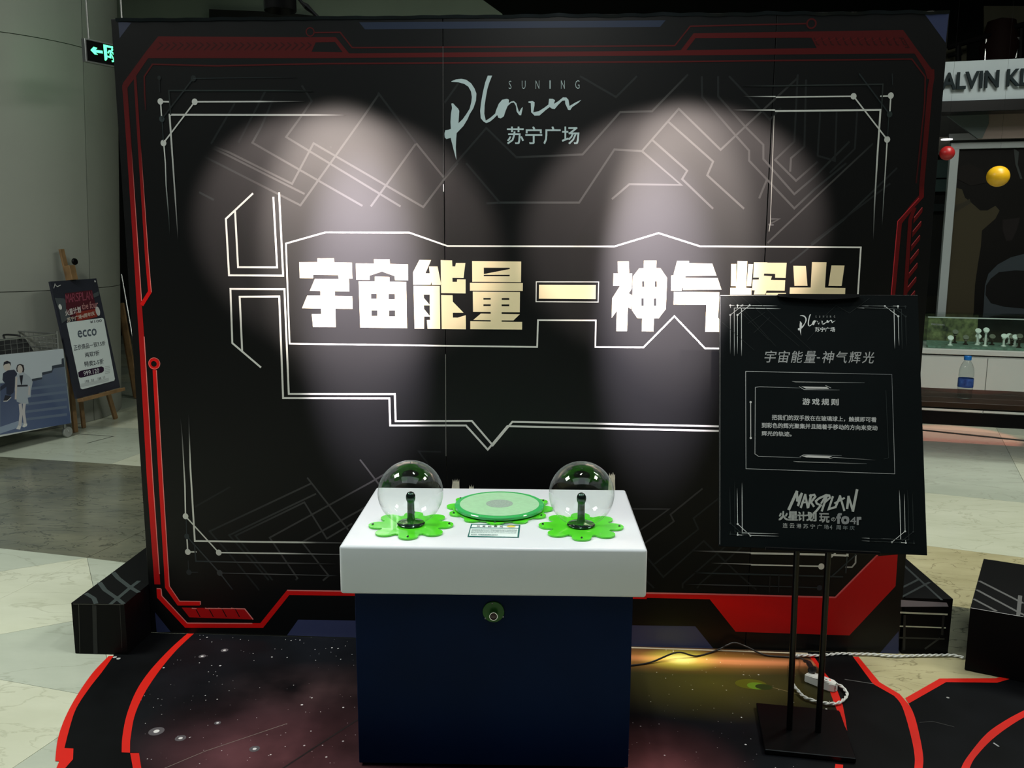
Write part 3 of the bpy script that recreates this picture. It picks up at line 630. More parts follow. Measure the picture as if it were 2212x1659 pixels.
# handwritten logo, traced from the board; reused at other sizes
LG = [
 [(235, 172), (300, 145), (380, 137), (450, 150), (520, 200), (570, 275), (598, 350), (592, 450), (555, 560), (500, 650), (470, 720), (410, 820), (312, 922), (305, 1010), (300, 1130), (308, 1312), (285, 1230), (255, 1110), (225, 990), (165, 1010), (140, 985), (135, 930), (148, 880), (190, 875), (228, 862), (222, 760), (230, 640), (245, 560), (235, 495), (262, 492), (300, 535), (335, 570), (350, 600), (345, 680), (338, 780), (400, 720), (450, 650), (500, 570), (525, 470), (532, 400), (520, 320), (480, 250), (420, 210), (340, 188), (238, 180)],
 [(762, 90), (826, 90), (785, 190), (755, 290), (735, 400), (717, 520), (712, 640), (733, 742), (800, 700), (870, 640), (880, 600), (920, 500), (970, 440), (1040, 425), (1068, 440), (1065, 490), (1100, 465), (1140, 458), (1175, 490), (1195, 560), (1215, 620), (1250, 560), (1270, 545), (1262, 590), (1245, 665), (1215, 660), (1180, 610), (1170, 530), (1140, 480), (1100, 485), (1050, 530), (1020, 600), (995, 680), (950, 710), (915, 700), (900, 660), (850, 710), (790, 760), (740, 777), (700, 755), (660, 705), (652, 600), (665, 480), (690, 340), (725, 190)],
 [(1350, 465), (1410, 458), (1440, 475), (1438, 530), (1420, 622), (1500, 605), (1580, 555), (1640, 510), (1650, 425), (1700, 425), (1735, 445), (1720, 500), (1790, 455), (1850, 405), (1900, 408), (1930, 440), (1945, 530), (2030, 480), (2115, 440), (2080, 480), (1985, 545), (1955, 590), (1925, 585), (1885, 500), (1880, 450), (1840, 455), (1780, 515), (1730, 575), (1690, 570), (1660, 545), (1600, 590), (1510, 668), (1440, 670), (1390, 620), (1385, 490), (1352, 482)]]
SUN = [(1065, 165, 1105, 283), (1255, 165, 1308, 283), (1455, 162, 1508, 281), (1655, 160, 1672, 280), (1822, 160, 1876, 280), (2028, 158, 2090, 280)]
def logo(P, f, col, small=False):
    for l in LG: P.poly([f(*p) for p in C(940, 150, 6.703, l)], col)
    for ch, (x0, y0, x1, y1) in zip('SUNING', SUN):
        P.text(ch, [f(*p) for p in C(940, 150, 6.703, rc(x0, y0, x1, y1))], lerp(col, (0, 0, 0), .2), bold=-.012)
    for ch, x0, x1 in (('苏', 1042, 1282), ('宁', 1308, 1548), ('广', 1572, 1815), ('场', 1838, 2085)):
        P.text(ch, [f(*p) for p in C(940, 150, 6.703, rc(x0, 830, x1, 1080))], col, bold=.02 if small else .012)
P = Print(**PO, off=0.0012); logo(P, lambda x, y: (x, y), (.34, .43, .45)); P.build('logo_print', bd)
# worn white scraps where the vinyl is torn near the table
rs = random.Random(5); backing = mat('bare_backing', (.80, .76, .60), .8, noise=(60, .2))
for cx, y0, y1, wd, n in ((984, 1062, 1033, 9, 6), (1018, 1062, 1046, 6, 4), (1321, 1066, 1019, 8, 3)):
    pts = [(cx-wd, y0)]
    for i in range(n+1):
        t = i/n; pts.append((cx-wd*.6+wd*1.5*t, y1+(3 if i % 2 else 0)+3*abs(t-.5)))
        if i < n: pts.append((cx-wd*.6+wd*1.5*(t+.5/n), y1+7+2*rs.random()))
    pts.append((cx+wd, y0))
    P2 = MB(); P2.prism([[(at(x, y)[0], at(x, y)[2]) for x, y in pts]], (0, -0.0028, 0), (1, 0, 0), (0, 0, 1), (0, -1, 0), 0.001)
    P2.build('torn_patch', backing, bd)

# dark support boxes that carry the board
def dbox(name, label, P8, lines, extra=None):
    mb = MB(); mb.hexa(P8[:4], P8[4:]); o = mb.build(name, M['black'])
    tag(o, label, 'box'); return o
x0, x1, zt = -1.722, -1.512, 0.209
lb = dbox('support_box', 'long black box with grey lines on its lid, left foot of the backdrop', [(x0, -.2, .0022), (x1, -.2, .0022), (x1, .9, .0022), (x0, .9, .0022), (x0, -.2, zt), (x1, -.2, zt), (x1, .9, zt), (x0, .9, zt)], None)
ct = lambda p: C(100, 1150, 5.531, p)
P = Print((0, 0, zt), (1, 0, 0), (0, 1, 0), (0, 0, 1), off=.0008); gq = (.035, .045, .045)
for l in ([(595, 855), (570, 790), (470, 730)], [(925, 858), (830, 780), (700, 690), (635, 600)], [(1105, 720), (990, 650), (860, 550), (800, 480)], [(765, 862), (1000, 665), (1110, 580)]): P.line(ct(l), 5, gq)
P.build('lid_print', lb)
P = Print((0, -.2, 0), (1, 0, 0), (0, 0, 1), (0, -1, 0), off=.0008)
P.line(ct([(388, 860), (403, 1460)]), 1.2, (.06, .06, .05)); P.line(ct([(320, 855), (930, 862)]), 1.3, (.09, .09, .08)); P.line(ct([(880, 870), (905, 1380)]), 1, (.03, .03, .03))
P.line(ct([(575, 870), (590, 1450)]), 9, (.012, .013, .014)); P.build('front_print', lb)
zt = .232
rb = dbox('support_box', 'black box with white bars on its front, right foot of the backdrop', [(1.505, .0, .001), (1.682, .0, .001), (1.66, .9, .001), (1.505, .9, .001), (1.505, .0, zt), (1.684, .0, zt), (1.66, .9, zt), (1.505, .9, zt)], None)
cr = lambda p: C(1900, 1180, 5.529, p)
P = Print((0, 0, 0), (1, 0, 0), (0, 0, 1), (0, -1, 0), off=.0008)
P.poly(cr([(256, 640), (800, 672), (822, 720), (252, 722)]), (.30, .27, .31)); P.line(cr([(245, 790), (812, 814)]), 3.8, (.55, .56, .45)); P.line(cr([(240, 953), (792, 974)]), 2.8, (.55, .56, .45))
P.line(cr([(232, 1090), (775, 1107)]), 3.5, (.03, .032, .03)); P.line(cr([(300, 820), (290, 1240)]), 5, (.014, .015, .015)); P.line(cr([(765, 820), (745, 1060)]), 5, (.014, .015, .015)); P.line(cr([(720, 1095), (540, 1225)]), 4, (.025, .028, .028))
P.build('front_print', rb)
P = Print((0, 0, zt), (1, 0, 0), (0, 1, 0), (0, 0, 1), off=.0008)
for l in ([(290, 230), (745, 645)], [(262, 500), (480, 390)], [(262, 610), (600, 430)]): P.line(cr(l), 3, (.03, .036, .038))
P.build('lid_print', rb)
z = .25; q = [fl(2096, 1313, z), fl(2300, 1349, z), fl(2330, 1240, z), fl(2125, 1207, z)]
q[2] = q[1] + (q[3]-q[0])*1.0
rb2 = dbox('support_box', 'large black box with pale slanting lines at the right edge of the frame', [(p[0], p[1], .004) for p in q] + [tuple(p) for p in q], None)
P = Print((0, 0, z), (1, 0, 0), (0, 1, 0), (0, 0, 1), off=.0008); gl = (.10, .10, .10)
for l in ([(1188, 415), (1720, 685)], [(1155, 520), (1640, 780), (1800, 860)], [(1120, 630), (1400, 778)], [(1680, 590), (1655, 835)]): P.line(cr(l), 4, gl)
P.line(cr([(1090, 738), (1720, 845)]), 1.4, (.3, .3, .3)); P.build('lid_print', rb2)

# ================================================================== FLOOR MATS
def mat_space(name):
    m = bpy.data.materials.new(name); m.use_nodes = True; nt = m.node_tree; p = nt.nodes['Principled BSDF']; p.inputs['Roughness'].default_value = .42; p.inputs['Specular IOR Level'].default_value = .1
    N = nt.nodes.new; Lk = nt.links.new
    g = N('ShaderNodeNewGeometry')
    def mth(op, a, b=None, c=None):
        n = N('ShaderNodeMath'); n.operation = op
        for i, v in enumerate((a, b, c)):
            if v is None: continue
            if isinstance(v, (int, float)): n.inputs[i].default_value = v
            else: Lk(v, n.inputs[i])
        return n.outputs[0]
    def vm(loc, sc):
        n = N('ShaderNodeMapping'); n.vector_type = 'TEXTURE'; n.inputs['Location'].default_value = loc; n.inputs['Scale'].default_value = sc; Lk(g.outputs['Position'], n.inputs['Vector']); return n.outputs[0]
    def blob(x, y, sx, sy, pw=2.0):
        v = vm((x, y, 0), (sx, sy, 1e3)); ln = N('ShaderNodeVectorMath'); ln.operation = 'LENGTH'; Lk(v, ln.inputs[0])
        return mth('POWER', mth('MAXIMUM', mth('SUBTRACT', 1.0, ln.outputs['Value']), 0.0), pw)
    def addc(base, fac, col):
        n = N('ShaderNodeMixRGB'); n.blend_type = 'ADD'; Lk(fac, n.inputs[0]); n.inputs[1].default_value = (0, 0, 0, 1)
        if hasattr(base, 'links'): Lk(base, n.inputs[1])
        else: n.inputs[1].default_value = (*base, 1)
        n.inputs[2].default_value = (*col, 1); return n.outputs[0]
    nz = N('ShaderNodeTexNoise'); nz.inputs['Scale'].default_value = 3.0; nz.inputs['Detail'].default_value = 8; Lk(g.outputs['Position'], nz.inputs['Vector'])
    cl = mth('MAXIMUM', mth('SUBTRACT', mth('MULTIPLY', nz.outputs['Fac'], 2.2), .75), 0.0)
    base = (.003, .0035, .0045)
    def F(x, y): q = fl(x, y); return q[0], q[1]
    c = addc(base, mth('MULTIPLY', cl, .35), (.020, .022, .03))
    x, y = F(620, 1640); c = addc(c, mth('MULTIPLY', blob(x, y, .62, .5, 1.5), mth('ADD', cl, .25)), (.18, .06, .068))
    x, y = F(1400, 1655); c = addc(c, mth('MULTIPLY', blob(x, y, .35, .3, 1.5), mth('ADD', cl, .25)), (.25, .07, .075))
    x, y = F(700, 1490); c = addc(c, mth('MULTIPLY', blob(x, y, .45, .22, 1.3), cl), (.10, .05, .05))
    x, y = F(1470, 1425); c = addc(c, blob(x, y, .17, .10, 1.4), (.75, .85, .08)); c = addc(c, blob(x, y, .75, .13, 1.6), (.55, .22, .04)); c = addc(c, blob(x, y, .07, .05, 1.0), (.5, .6, .3))
    c = addc(c, blob(x+.2, y, .9, .035, 1.0), (.50, .16, .08)); c = addc(c, blob(x+.1, y-.18, .55, .28, 1.2), (.10, .085, .01))
    x, y = F(1590, 1435); c = addc(c, blob(x, y, .35, .04, 1.2), (.35, .10, .05))
    # stars of three sizes
    for sc, thr, amt in ((70, .060, .6), (34, .055, .8), (14, .040, 1.0)):
        v = N('ShaderNodeTexVoronoi'); v.inputs['Scale'].default_value = sc; Lk(g.outputs['Position'], v.inputs['Vector'])
        try: v.inputs['Randomness'].default_value = 1
        except Exception: pass
        sep = N('ShaderNodeSeparateColor'); Lk(v.outputs['Color'], sep.inputs[0])
        on = mth('MULTIPLY', mth('GREATER_THAN', sep.outputs[0], .74 if sc > 30 else .70), mth('LESS_THAN', v.outputs['Distance'], mth('MULTIPLY', sep.outputs[1], thr*2.6 if sc > 30 else thr*2.4)))
        c = addc(c, mth('MULTIPLY', on, amt), (.75, .72, .74))
    Lk(c, p.inputs['Base Color']); return m
M['space'] = mat_space('galaxy_vinyl')
def flat(pts, z0, z1, name, m, parent=None, holes=()):
    mb = MB(); mb.prism([[tuple(fl(*p)[:2]) for p in l] for l in [pts, *holes]], (0, 0, z0), (1, 0, 0), (0, 1, 0), (0, 0, 1), z1-z0)
    return mb.build(name, m, parent)
ra = c6([(640, 1000), (545, 1100), (455, 1230), (385, 1360), (340, 1490), (325, 1618), (376, 1620)]); rai = c6([(380, 1540), (408, 1430), (448, 1310), (522, 1195), (600, 1095), (668, 1000)])
rb_l = c6([(1112, 860), (1000, 960), (880, 1090), (800, 1210), (745, 1350), (720, 1480), (716, 1568), (765, 1570)]); rb_r = c6([(766, 1500), (790, 1360), (845, 1230), (925, 1105), (1030, 975), (1150, 860)])
rr_l = c8([(1275, 936), (1385, 1085), (1500, 1150), (1545, 1210), (1590, 1360), (1613, 1480), (1610, 1560)]); rr_r = c8([(1305, 936), (1420, 1075), (1530, 1140), (1600, 1230), (1640, 1370), (1660, 1490), (1655, 1560)])
def sm2(p, n=5):
    out = []
    for i in range(len(p)-1):
        p0, p1, p2, p3 = p[max(i-1, 0)], p[i], p[i+1], p[min(i+2, len(p)-1)]
        for k in range(n):
            t = k/n; out.append(tuple(.5*(2*p1[j]+(p2[j]-p0[j])*t+(2*p0[j]-5*p1[j]+4*p2[j]-p3[j])*t*t+(3*p1[j]-p0[j]-3*p2[j]+p3[j])*t**3) for j in (0, 1)))
    return out+[p[-1]]
ra = sm2(ra[:-1])+ra[-1:]; rai = sm2(rai); rb_l = sm2(rb_l[:-1])+rb_l[-1:]; rb_r = sm2(rb_r)
rr_l = rr_l[:2]+sm2(rr_l[2:]); rr_r = rr_r[:2]+sm2(rr_r[2:])
# black vinyl sheet: from outer left red to outer right red, up to the board front
sheet = [c6([(668, 1000)])[0], ('b', 250), ('b', 600), ('b', 1100), ('b', 1835)] + rr_l + [(1975, 1800), (120, 1800), (130, 1661)] + c6([(385, 1659), (430, 1608), (432, 1545), (380, 1542)]) + rai[1:-1]
backpt = lambda p: (float(at(p[1], 1380)[0]), -0.004) if p[0] == 'b' else tuple(fl(*p)[:2])
mb = MB(); poly = [backpt(p) for p in sheet]
poly = [(x, min(y, -0.004)) for x, y in poly]
mb.prism([poly], (0, 0, .0005), (1, 0, 0), (0, 1, 0), (0, 0, 1), .0012)
fm = tag(mb.build('floor_mat', mat('black_mat', (.003, .0034, .004), .5, spec=.08, noise=(6, .4))), 'black mat with a starry galaxy and curved red stripes, in front of the board', 'mat')
gal = [('b', 415), ('b', 1100), ('b', 1745)] + C(1600, 1370, 5.74, [(850, 278), (960, 420), (1090, 660), (1150, 820), (1195, 950), (1260, 1100), (1300, 1200), (1170, 1615)]) + [(1790, 1800), (305, 1800), (288, 1659)] + c6([(818, 1572), (766, 1570), (768, 1500)]) + rb_r[1:-1]
poly = [backpt(p) for p in gal]; poly = [(x, min(y, -0.004)) for x, y in poly]
mb = MB(); mb.prism([poly], (0, 0, .0017), (1, 0, 0), (0, 1, 0), (0, 0, 1), .0003); mb.build('galaxy_print', M['space'], fm)
P = Print((0, 0, .0017), (1, 0, 0), (0, 1, 0), (0, 0, 1), off=.0007); RF = (.62, .012, .006)
def clampY(P):
    P.v = [np.array([p[0], min(p[1], -0.004), p[2]]) for p in P.v]
P.poly(ra + rai, RF); P.poly(rb_l + rb_r, RF); P.poly(c6([(380, 1542), (432, 1545), (430, 1608), (385, 1659), (250, 1780), (190, 1780), (330, 1665)]), RF)
P.poly(c6([(766, 1572), (818, 1572), (825, 1620), (850, 1780), (800, 1780), (782, 1659)]), RF)
P.poly(rr_l + rr_r[::-1], RF); P.poly(rr_l[-1:] + c8([(1600, 1700), (1650, 1700), (1655, 1560)]), RF)
P.poly(C(1600, 1370, 5.74, [(850, 278), (905, 278), (955, 345), (1010, 440), (1110, 560), (1185, 665), (1265, 880), (1300, 1060), (1320, 1200), (1290, 1140), (1230, 965), (1195, 950), (1145, 820), (1085, 655), (960, 420)]), RF)
P.poly(C(1600, 1370, 5.74, [(1175, 1612), (1270, 1620), (1260, 1800), (1140, 1800)]), RF)
P.line(c6([(960, 1665), (1210, 1560), (1690, 1398)]), 1.2, (.22, .18, .16)); P.line(c6([(1660, 1665), (1850, 1540), (2110, 1372)]), 3.5, (.02, .014, .015))
P.line(c8([(835, 1105), (1010, 1150)]), 1.2, (.25, .2, .1)); P.line(c8([(1230, 1060), (1390, 1085)]), 1.4, (.12, .12, .12))
P.disc(1622, 1478, 22, (.13, .13, .01), ry=14); P.disc(1634, 1482, 13, (.16, .30, .02), ry=10); P.disc(1650, 1484, 12, (.03, .05, .01), ry=8)
for x, y, r in ((338, 1580, 7), (390, 1595, 5), (550, 1618, 5), (485, 1405, 3), (437, 1418, 3), (470, 1562, 3)):
    P.disc(x, y, r*.62, (.75, .72, .72)); P.disc(x, y, r*1.6, (.10, .09, .10), rin=r*.6)
for x, y in ((248, 1420), (256, 1423)): P.disc(x, y, 2.5, (.4, .4, .4))
P.line([(1357, 1399), (1540, 1405), (1745, 1412)], 3.6, (.50, .42, .30))
clampY(P); P.build('red_stripe_print', fm)
# second mat, right
rtop = c8([(1580, 1192), (1785, 1075), (2065, 1078), (2212, 1030)]) + [(2330, 1440)]
m2 = [(2330, 1440), (2330, 1800), (1995, 1800)] + rr_r[::-1][:-7] + c8([(1580, 1192)]) + rtop[1:4]
fm2 = flat(m2, .0005, .0016, 'floor_mat', M['black']); tag(fm2, 'second black floor mat with a red edge at the lower right corner', 'mat')
fm2.data.materials.clear(); fm2.data.materials.append(mat('black_mat_stars', (.003, .0034, .0045), .5, spec=.08, noise=(6, .4)))
P = Print((0, 0, .0016), (1, 0, 0), (0, 1, 0), (0, 0, 1), off=.0005)
P.poly(c8([(1562, 1162), (1750, 1055), (2060, 1053), (2180, 1018)]) + [(2330, 1408), (2330, 1424)] + c8([(2212, 1035), (2065, 1078), (1785, 1075), (1580, 1192)]), RF)
P.poly(sm2(c8([(2400, 1140), (2212, 1230), (2110, 1285), (2010, 1355), (1920, 1460), (1868, 1545), (1820, 1700)]))+sm2(c8([(1870, 1700), (1915, 1545), (1960, 1470), (2060, 1370), (2212, 1268), (2400, 1180)])), RF)
P.line(c8([(2045, 1408), (2075, 1428)]), 2.5, (.4, .4, .42)); P.line(c8([(1640, 1296), (1710, 1290), (1830, 1320)]), .8, (.06, .06, .06))
P.disc(*c8([(1795, 1160)])[0], 2, (.3, .3, .3)); P.build('red_stripe_print', fm2)

# ================================================================== EXHIBIT TABLE
TX, TY, TW, TD, TH, TP, TT, TA, TB = -.0461, -.5914, .8913, .6152, .7231, .0307, .1468, .0335, .0417
tb = tag(empty('exhibit_table', (TX, TY, 0), (0, 0, TP)), 'exhibit table with white top and navy body carrying two glass globes on green flower plates', 'table')
T4 = Matrix.Translation((TX, TY, 0)) @ Matrix.Rotation(TP, 4, 'Z'); T4i = T4.inverted()
def tloc(x, y, z): return T4i @ Vector(fl(x, y, z))
mb = MB(); mb.box((0, 0, TH-TT/2), (TW, TD, TT), bev=.009, seg=4); mb.build('tabletop', M['white_lam'], tb, smooth=True, label='thick white tabletop')
mb = MB(); mb.box((0, 0, (TH-TT+.012)/2), (TW-2*TA, TD-2*TB, TH-TT-.012-.0), bev=.002); bdy = mb.build('cabinet_body', M['navy'], tb)
mb = MB(); mb.box((.0, .0, .006+.0005), (TW-2*TA-.06, TD-2*TB-.05, .011)); mb.build('plinth', M['black'], tb)
# push button on the front
fy = -(TD/2-TB); pN = T4.to_3x3() @ Vector((0, -1, 0)); pO = T4 @ Vector((0, fy, 0))
def front(x, y): q = hit(x, y, np.array(pO), np.array(pN)); return T4i @ Vector(q)
c = front(1066, 1321); RX = Matrix.Translation(c) @ Matrix.Rotation(R(90), 4, 'X')
pb = MB().lathe([(.0322, 0), (.0322, .0035), (.0312, .0045)], n=40, M=RX).build('push_button', M['dgreen'], tb, smooth=True, label='round dark green plate with a push button')
c2_ = front(1066, 1321) + Vector((.001, -.004, -.006)); RX2 = Matrix.Translation(c2_) @ Matrix.Rotation(R(90), 4, 'X')
MB().lathe([(.0095, 0), (.0135, 0), (.0135, .016), (.0125, .018), (.0108, .018), (.0104, .0155)], n=32, M=RX2, cap=False).build('bezel', M['chrome'], pb, smooth=True, label='chrome ring')
MB().lathe([(.0106, 0), (.0106, .0145), (.006, .0155), (0, .016)], n=28, M=RX2).build('button_cap', M['darkred'], pb, smooth=True, label='dark red button')
for x, y in ((1063.5, 1302), (1048.5, 1334.5), (1087, 1331.5)):
    q = front(x, y) + Vector((0, -.0042, 0)); Q = Matrix.Translation(q) @ Matrix.Rotation(R(90), 4, 'X')
    MB().lathe([(.0026, 0), (.0026, .0012), (.0016, .0022), (.0009, .0008), (0, .0008)], n=12, M=Q).build('screw', M['steel'], pb, smooth=True)
def flower(cx, cy, z, r, n, th, rot, mb, notch=.16, rin=0.0):
    """scalloped plate with n petals"""
    k = n*28; up = []; dn = []
    for i in range(k):
        t = 2*math.pi*i/k; sec = 2*math.pi/n; ph = abs((t-rot+sec/2) % sec - sec/2)
        pr_ = r*math.sin(math.pi/n)*.60; cc_ = r-pr_; q_ = cc_*math.sin(ph)
        rad = cc_*math.cos(ph)+math.sqrt(pr_*pr_-q_*q_) if q_ < pr_ else pr_/math.sin(ph)
        core = r*(1-notch); rad = max(rad, core); e_ = abs(rad-core)/r
        if e_ < .06 and q_ > pr_*.8: rad += r*.012
        up.append(mb.bm.verts.new((cx+rad*math.cos(t), cy+rad*math.sin(t), z+th))); dn.append(mb.bm.verts.new((cx+rad*math.cos(t), cy+rad*math.sin(t), z)))
    cu = mb.bm.verts.new((cx, cy, z+th)); cdn = mb.bm.verts.new((cx, cy, z))
    for i in range(k):
        j = (i+1) % k; mb.bm.faces.new((up[i], up[j], dn[j], dn[i])); mb.bm.faces.new((up[i], cu, up[j])); mb.bm.faces.new((dn[j], cdn, dn[i]))
    return mb
def screws(cx, cy, z, r, angs, parent):
    for a in angs:
        MB().lathe([(.0038, 0), (.0038, .003), (.0028, .0048), (0, .0052)], (cx+r*math.cos(a), cy+r*math.sin(a), z), n=12).build('screw', M['chrome'], parent, smooth=True)
def globe(px, py, rot):
    q = tloc(px, py, TH+.006); cx, cy = q.x, q.y; z0 = TH+.0062; gr = .1003; cz = TH+.108
    a0 = math.asin(-(cz-z0-.004)/gr) if (cz-z0-.004) < gr else -math.pi/2*.97
    prof = []
    a0 = -math.acos(.044/gr)
    for i in range(33):
        a = a0+(math.pi/2-a0)*i/32; prof.append((max(0, gr*math.cos(a)) if i < 32 else 0, cz+gr*math.sin(a)))
    g_ = MB().lathe(prof, (cx, cy, 0), n=64, cap=False).build('glass_globe', M['glass'], tb, smooth=True, label='clear glass globe')
    flower(cx, cy, TH+.0012, .131, 8, .005, rot, MB(), notch=.30).build('flower_plate', M['green'], g_)
    # dark foot and centre electrode
    MB().lathe([(.040, z0), (.043, z0+.005), (.040, z0+.008), (.022, z0+.0105), (.014, z0+.014), (.0115, z0+.024), (.0108, z0+.066), (.0112, z0+.073), (.0138, z0+.079), (.0148, z0+.087), (.0140, z0+.094), (.0105, z0+.101), (.005, z0+.1045), (0, z0+.105)], (cx, cy, 0), n=32).build('electrode', M['electrode'], g_, smooth=True, label='smoky dark central electrode')
    screws(cx, cy, TH+.006, .118, [rot+math.pi/2*k for k in range(4)], g_)
    return cx, cy
globe(888, 1133, R(3)); globe(1255, 1135.5, R(-2))
q = tloc(1079, 1088, TH+.021); cx, cy = q.x, q.y
pl = flower(cx, cy+.011, TH+.0012, .176, 12, .005, R(-3), MB(), notch=.14).build('flower_plate', M['green'], tb, label='large green flower plate under the glass disc')
screws(cx, cy+.011, TH+.006, .163, [R(-93+60*k) for k in range(6)], pl)
ds = MB().lathe([(.08, TH+.006), (.08, TH+.010), (.145, TH+.010), (.147, TH+.012), (.147, TH+.0185), (.145, TH+.0205), (.128, TH+.0207)], (cx, cy, 0), n=80).build('plasma_disc', M['gglass'], tb, smooth=True, label='flat round disc of frosted green glass')
MB().lathe([(.0, TH+.0208), (.130, TH+.0208), (.130, TH+.0214), (0, TH+.0214)], (cx, cy, 0), n=72).build('frosted_face', M['frost'], ds)
MB().lathe([(.0, TH+.0215), (.044, TH+.0215), (.044, TH+.0218), (0, TH+.0218)], (cx, cy, 0), n=48).build('grey_centre', M['frost_core'], ds)
# label plate
ck = lambda p: C(940, 1030, 8.193, p)
P = Print((0, 0, TH), (1, 0, 0), (0, 1, 0), (0, 0, 1), off=.0012, step=.00005); TLb, TRb, BRb, BLb = ck([(636, 838), (1508, 858), (1482, 1082), (572, 1068)])
P.poly([TLb, TRb, BRb, BLb], (.02, .13, .12)); P.poly(ck([(658, 855), (1480, 872), (1473, 912), (640, 900)]), (.72, .78, .80)); P.poly(ck([(628, 918), (1470, 925), (1455, 1070), (600, 1052)]), (.66, .77, .76))
for i, ch in enumerate('神奇的辉光'): P.text(ch, ck([(738+i*102, 866+i*2), (792+i*102, 867+i*2), (788+i*102, 896+i*2), (733+i*102, 895+i*2)]), (.05, .08, .08), bold=.03)
P.disc(*ck([(1345, 888)])[0], 4.8, (.75, .62, .12), ry=2.9)
body = '辉光球发光是低压气体在高频强电场中的放电现象玻璃球中央有一个黑色球状电极通电后球内稀薄气体受到高频电场的电离作用而光芒四射'
for i in range(6):
    y = 945+i*13; x0_ = 650-i*4
    P.text(body[i*9:i*9+26], ck([(x0_, y-5), (1448-i*2, y+1), (1446-i*2, y+6), (x0_-2, y)]), (.10, .22, .24), bold=.02)
P.text('操作方法：用手触摸球面观察辉光随手移动', ck([(640, 1030), (1110, 1040), (1106, 1054), (634, 1046)]), (.08, .2, .2), bold=.02)
P.build('label_plate', tb, mt=M['ink_matt'], M4=T4i, label='small white text label with dark teal frame')

# ================================================================== SIGN STAND
BX, BY, BW, BD, BP = .9631, -.6064, .2737, .2874, -.1213
ss = tag(empty('sign_stand', (BX, BY, 0)), 'black poster stand with rules text, twin poles and square base, right of the table', 'sign')
mb = MB(); mb.box((0, 0, .0125), (BW, BD, .016), rot=(0, 0, BP), bev=.002); mb.build('base_plate', M['black_gloss'], ss)
yw, ln, rl = -.0972, -.3314, -.0111
SM = Matrix.Translation((.9475, -.623, 1.058)) @ Matrix.Rotation(yw, 4, 'Z') @ Matrix.Rotation(ln, 4, 'X') @ Matrix.Rotation(rl, 4, 'Y')
s2 = Matrix.Translation((-BX, -BY, 0))
SW, SH = .6, .7917
def sbox(c, d, name, m, bev=.0):
    mb = MB(); mb.box(c, d, bev=bev); o = mb.build(name, m, ss); o.data.transform(s2 @ SM); return o
sbox((0, .0072, 0), (SW, .014, SH), 'sign_board', mat('poster_backing', (.0030, .0048, .0055), .5, spec=.08, noise=(3, .2)), .001)
for px, py, tx, ty in ((1705, 1575, 1721, 1195), (1767, 1581, 1789, 1198)):
    b = Vector(fl(px, py, .02)); b.z = .018
    t = Vector(at(tx, ty, -.66)); 
    t = Vector(at(tx, ty, b.y+.0)); 
    top = b + (t-b)*1.33
    mb = MB(); mb.tube([b, top], .0098, 12); o = mb.build('pole', M['black_gloss'], ss, smooth=True); o.data.transform(s2)
sbox((-.0, .03, -.1), (.16, .03, .25), 'bracket', M['black_gloss'], .003)
sbox((.0, -.004, -SH/2+.0), (.33, .03, .010), 'lower_rail', M['black_gloss'], .002)
# lens shaped clip at the top
sn = SM.to_3x3(); SO = SM.translation; SU = sn @ Vector((1, 0, 0)); SV = sn @ Vector((0, 0, 1)); SN = sn @ Vector((0, -1, 0))
P = Print(SO, SU, SV, SN, off=.0003, step=.000005)
mb = MB(); cl = [P.m(*p) for p in E_([(822, 672), (2035, 678), (2048, 700), (2030, 722), (1900, 738), (1700, 752), (1480, 760), (1200, 745), (1000, 730), (850, 715), (822, 700)])]
mb.prism([cl], SO + SN*.001, SU, SV, SN, .014); o = mb.build('top_clip', M['black_gloss'], ss, label='black curved clip'); o.data.transform(s2)
c5 = lambda p: C(1540, 600, 3.253, p)
GRY = (.33, .34, .35); SWH = (.55, .57, .58); SD = (.06, .07, .075); SB = (.003, .0048, .0055); SF = (.018, .024, .025)
def lg(x, y): return (1723.5+(x-960)*(81.5/296), 679+(y-163)*(46/182))
logo(P, lg, (.6, .62, .63), True)
for i, ch in enumerate('宇宙能量'): P.text(ch, c5([(373+i*94, 512+i*1), (450+i*94, 513+i*1), (434+i*94, 596+i*1), (357+i*94, 595+i*1)]), (.30, .31, .32), bold=.008)
P.line(c5([(730, 563), (752, 563)]), 2.4, (.30, .31, .32))
for i, ch in enumerate('神气辉光'): P.text(ch, c5([(777+i*95, 516+i*1.5), (856+i*95, 517+i*1.5), (841+i*95, 600+i*.6), (762+i*95, 599+i*.6)]), (.30, .31, .32), bold=.008)
P.line(c5([(230, 658), (1257, 680), (1278, 1378), (232, 1342)]), 1.2, [(.45, .46, .47), (.10, .11, .12), (.30, .31, .32), (.30, .31, .32)], closed=True)
P.line(c5([(555, 728), (580, 732), (1065, 738)]), 1.3, [SD, (.4, .4, .4), SD]); P.line(c5([(565, 1290), (600, 1293), (1080, 1307)]), 1.3, [SD, (.4, .4, .4), SD])
P.poly(c5([(622, 764), (798, 768), (818, 781), (655, 779)]), (.5, .5, .5)); P.poly(c5([(622, 1252), (668, 1247), (838, 1254), (812, 1268), (655, 1262)]), (.5, .5, .5))
P.line(c5([(605, 764), (640, 786), (890, 789)]), 1.3, [GRY, GRY, SD]); P.line(c5([(790, 757), (830, 775)]), 1.3, GRY)
P.line(c5([(610, 1258), (640, 1243), (905, 1250)]), 1.2, [GRY, GRY, SD]); P.line(c5([(815, 1272), (850, 1262), (1150, 1282)]), 1.2, [GRY, GRY, SB])
P.line(c5([(610, 775), (330, 766), (298, 770), (295, 1238), (320, 1255), (620, 1265)]), 1.3, [SD, GRY, GRY, GRY, GRY, SD])
P.line(c5([(1215, 790), (1235, 1265), (1200, 1275)]), 1, SF)
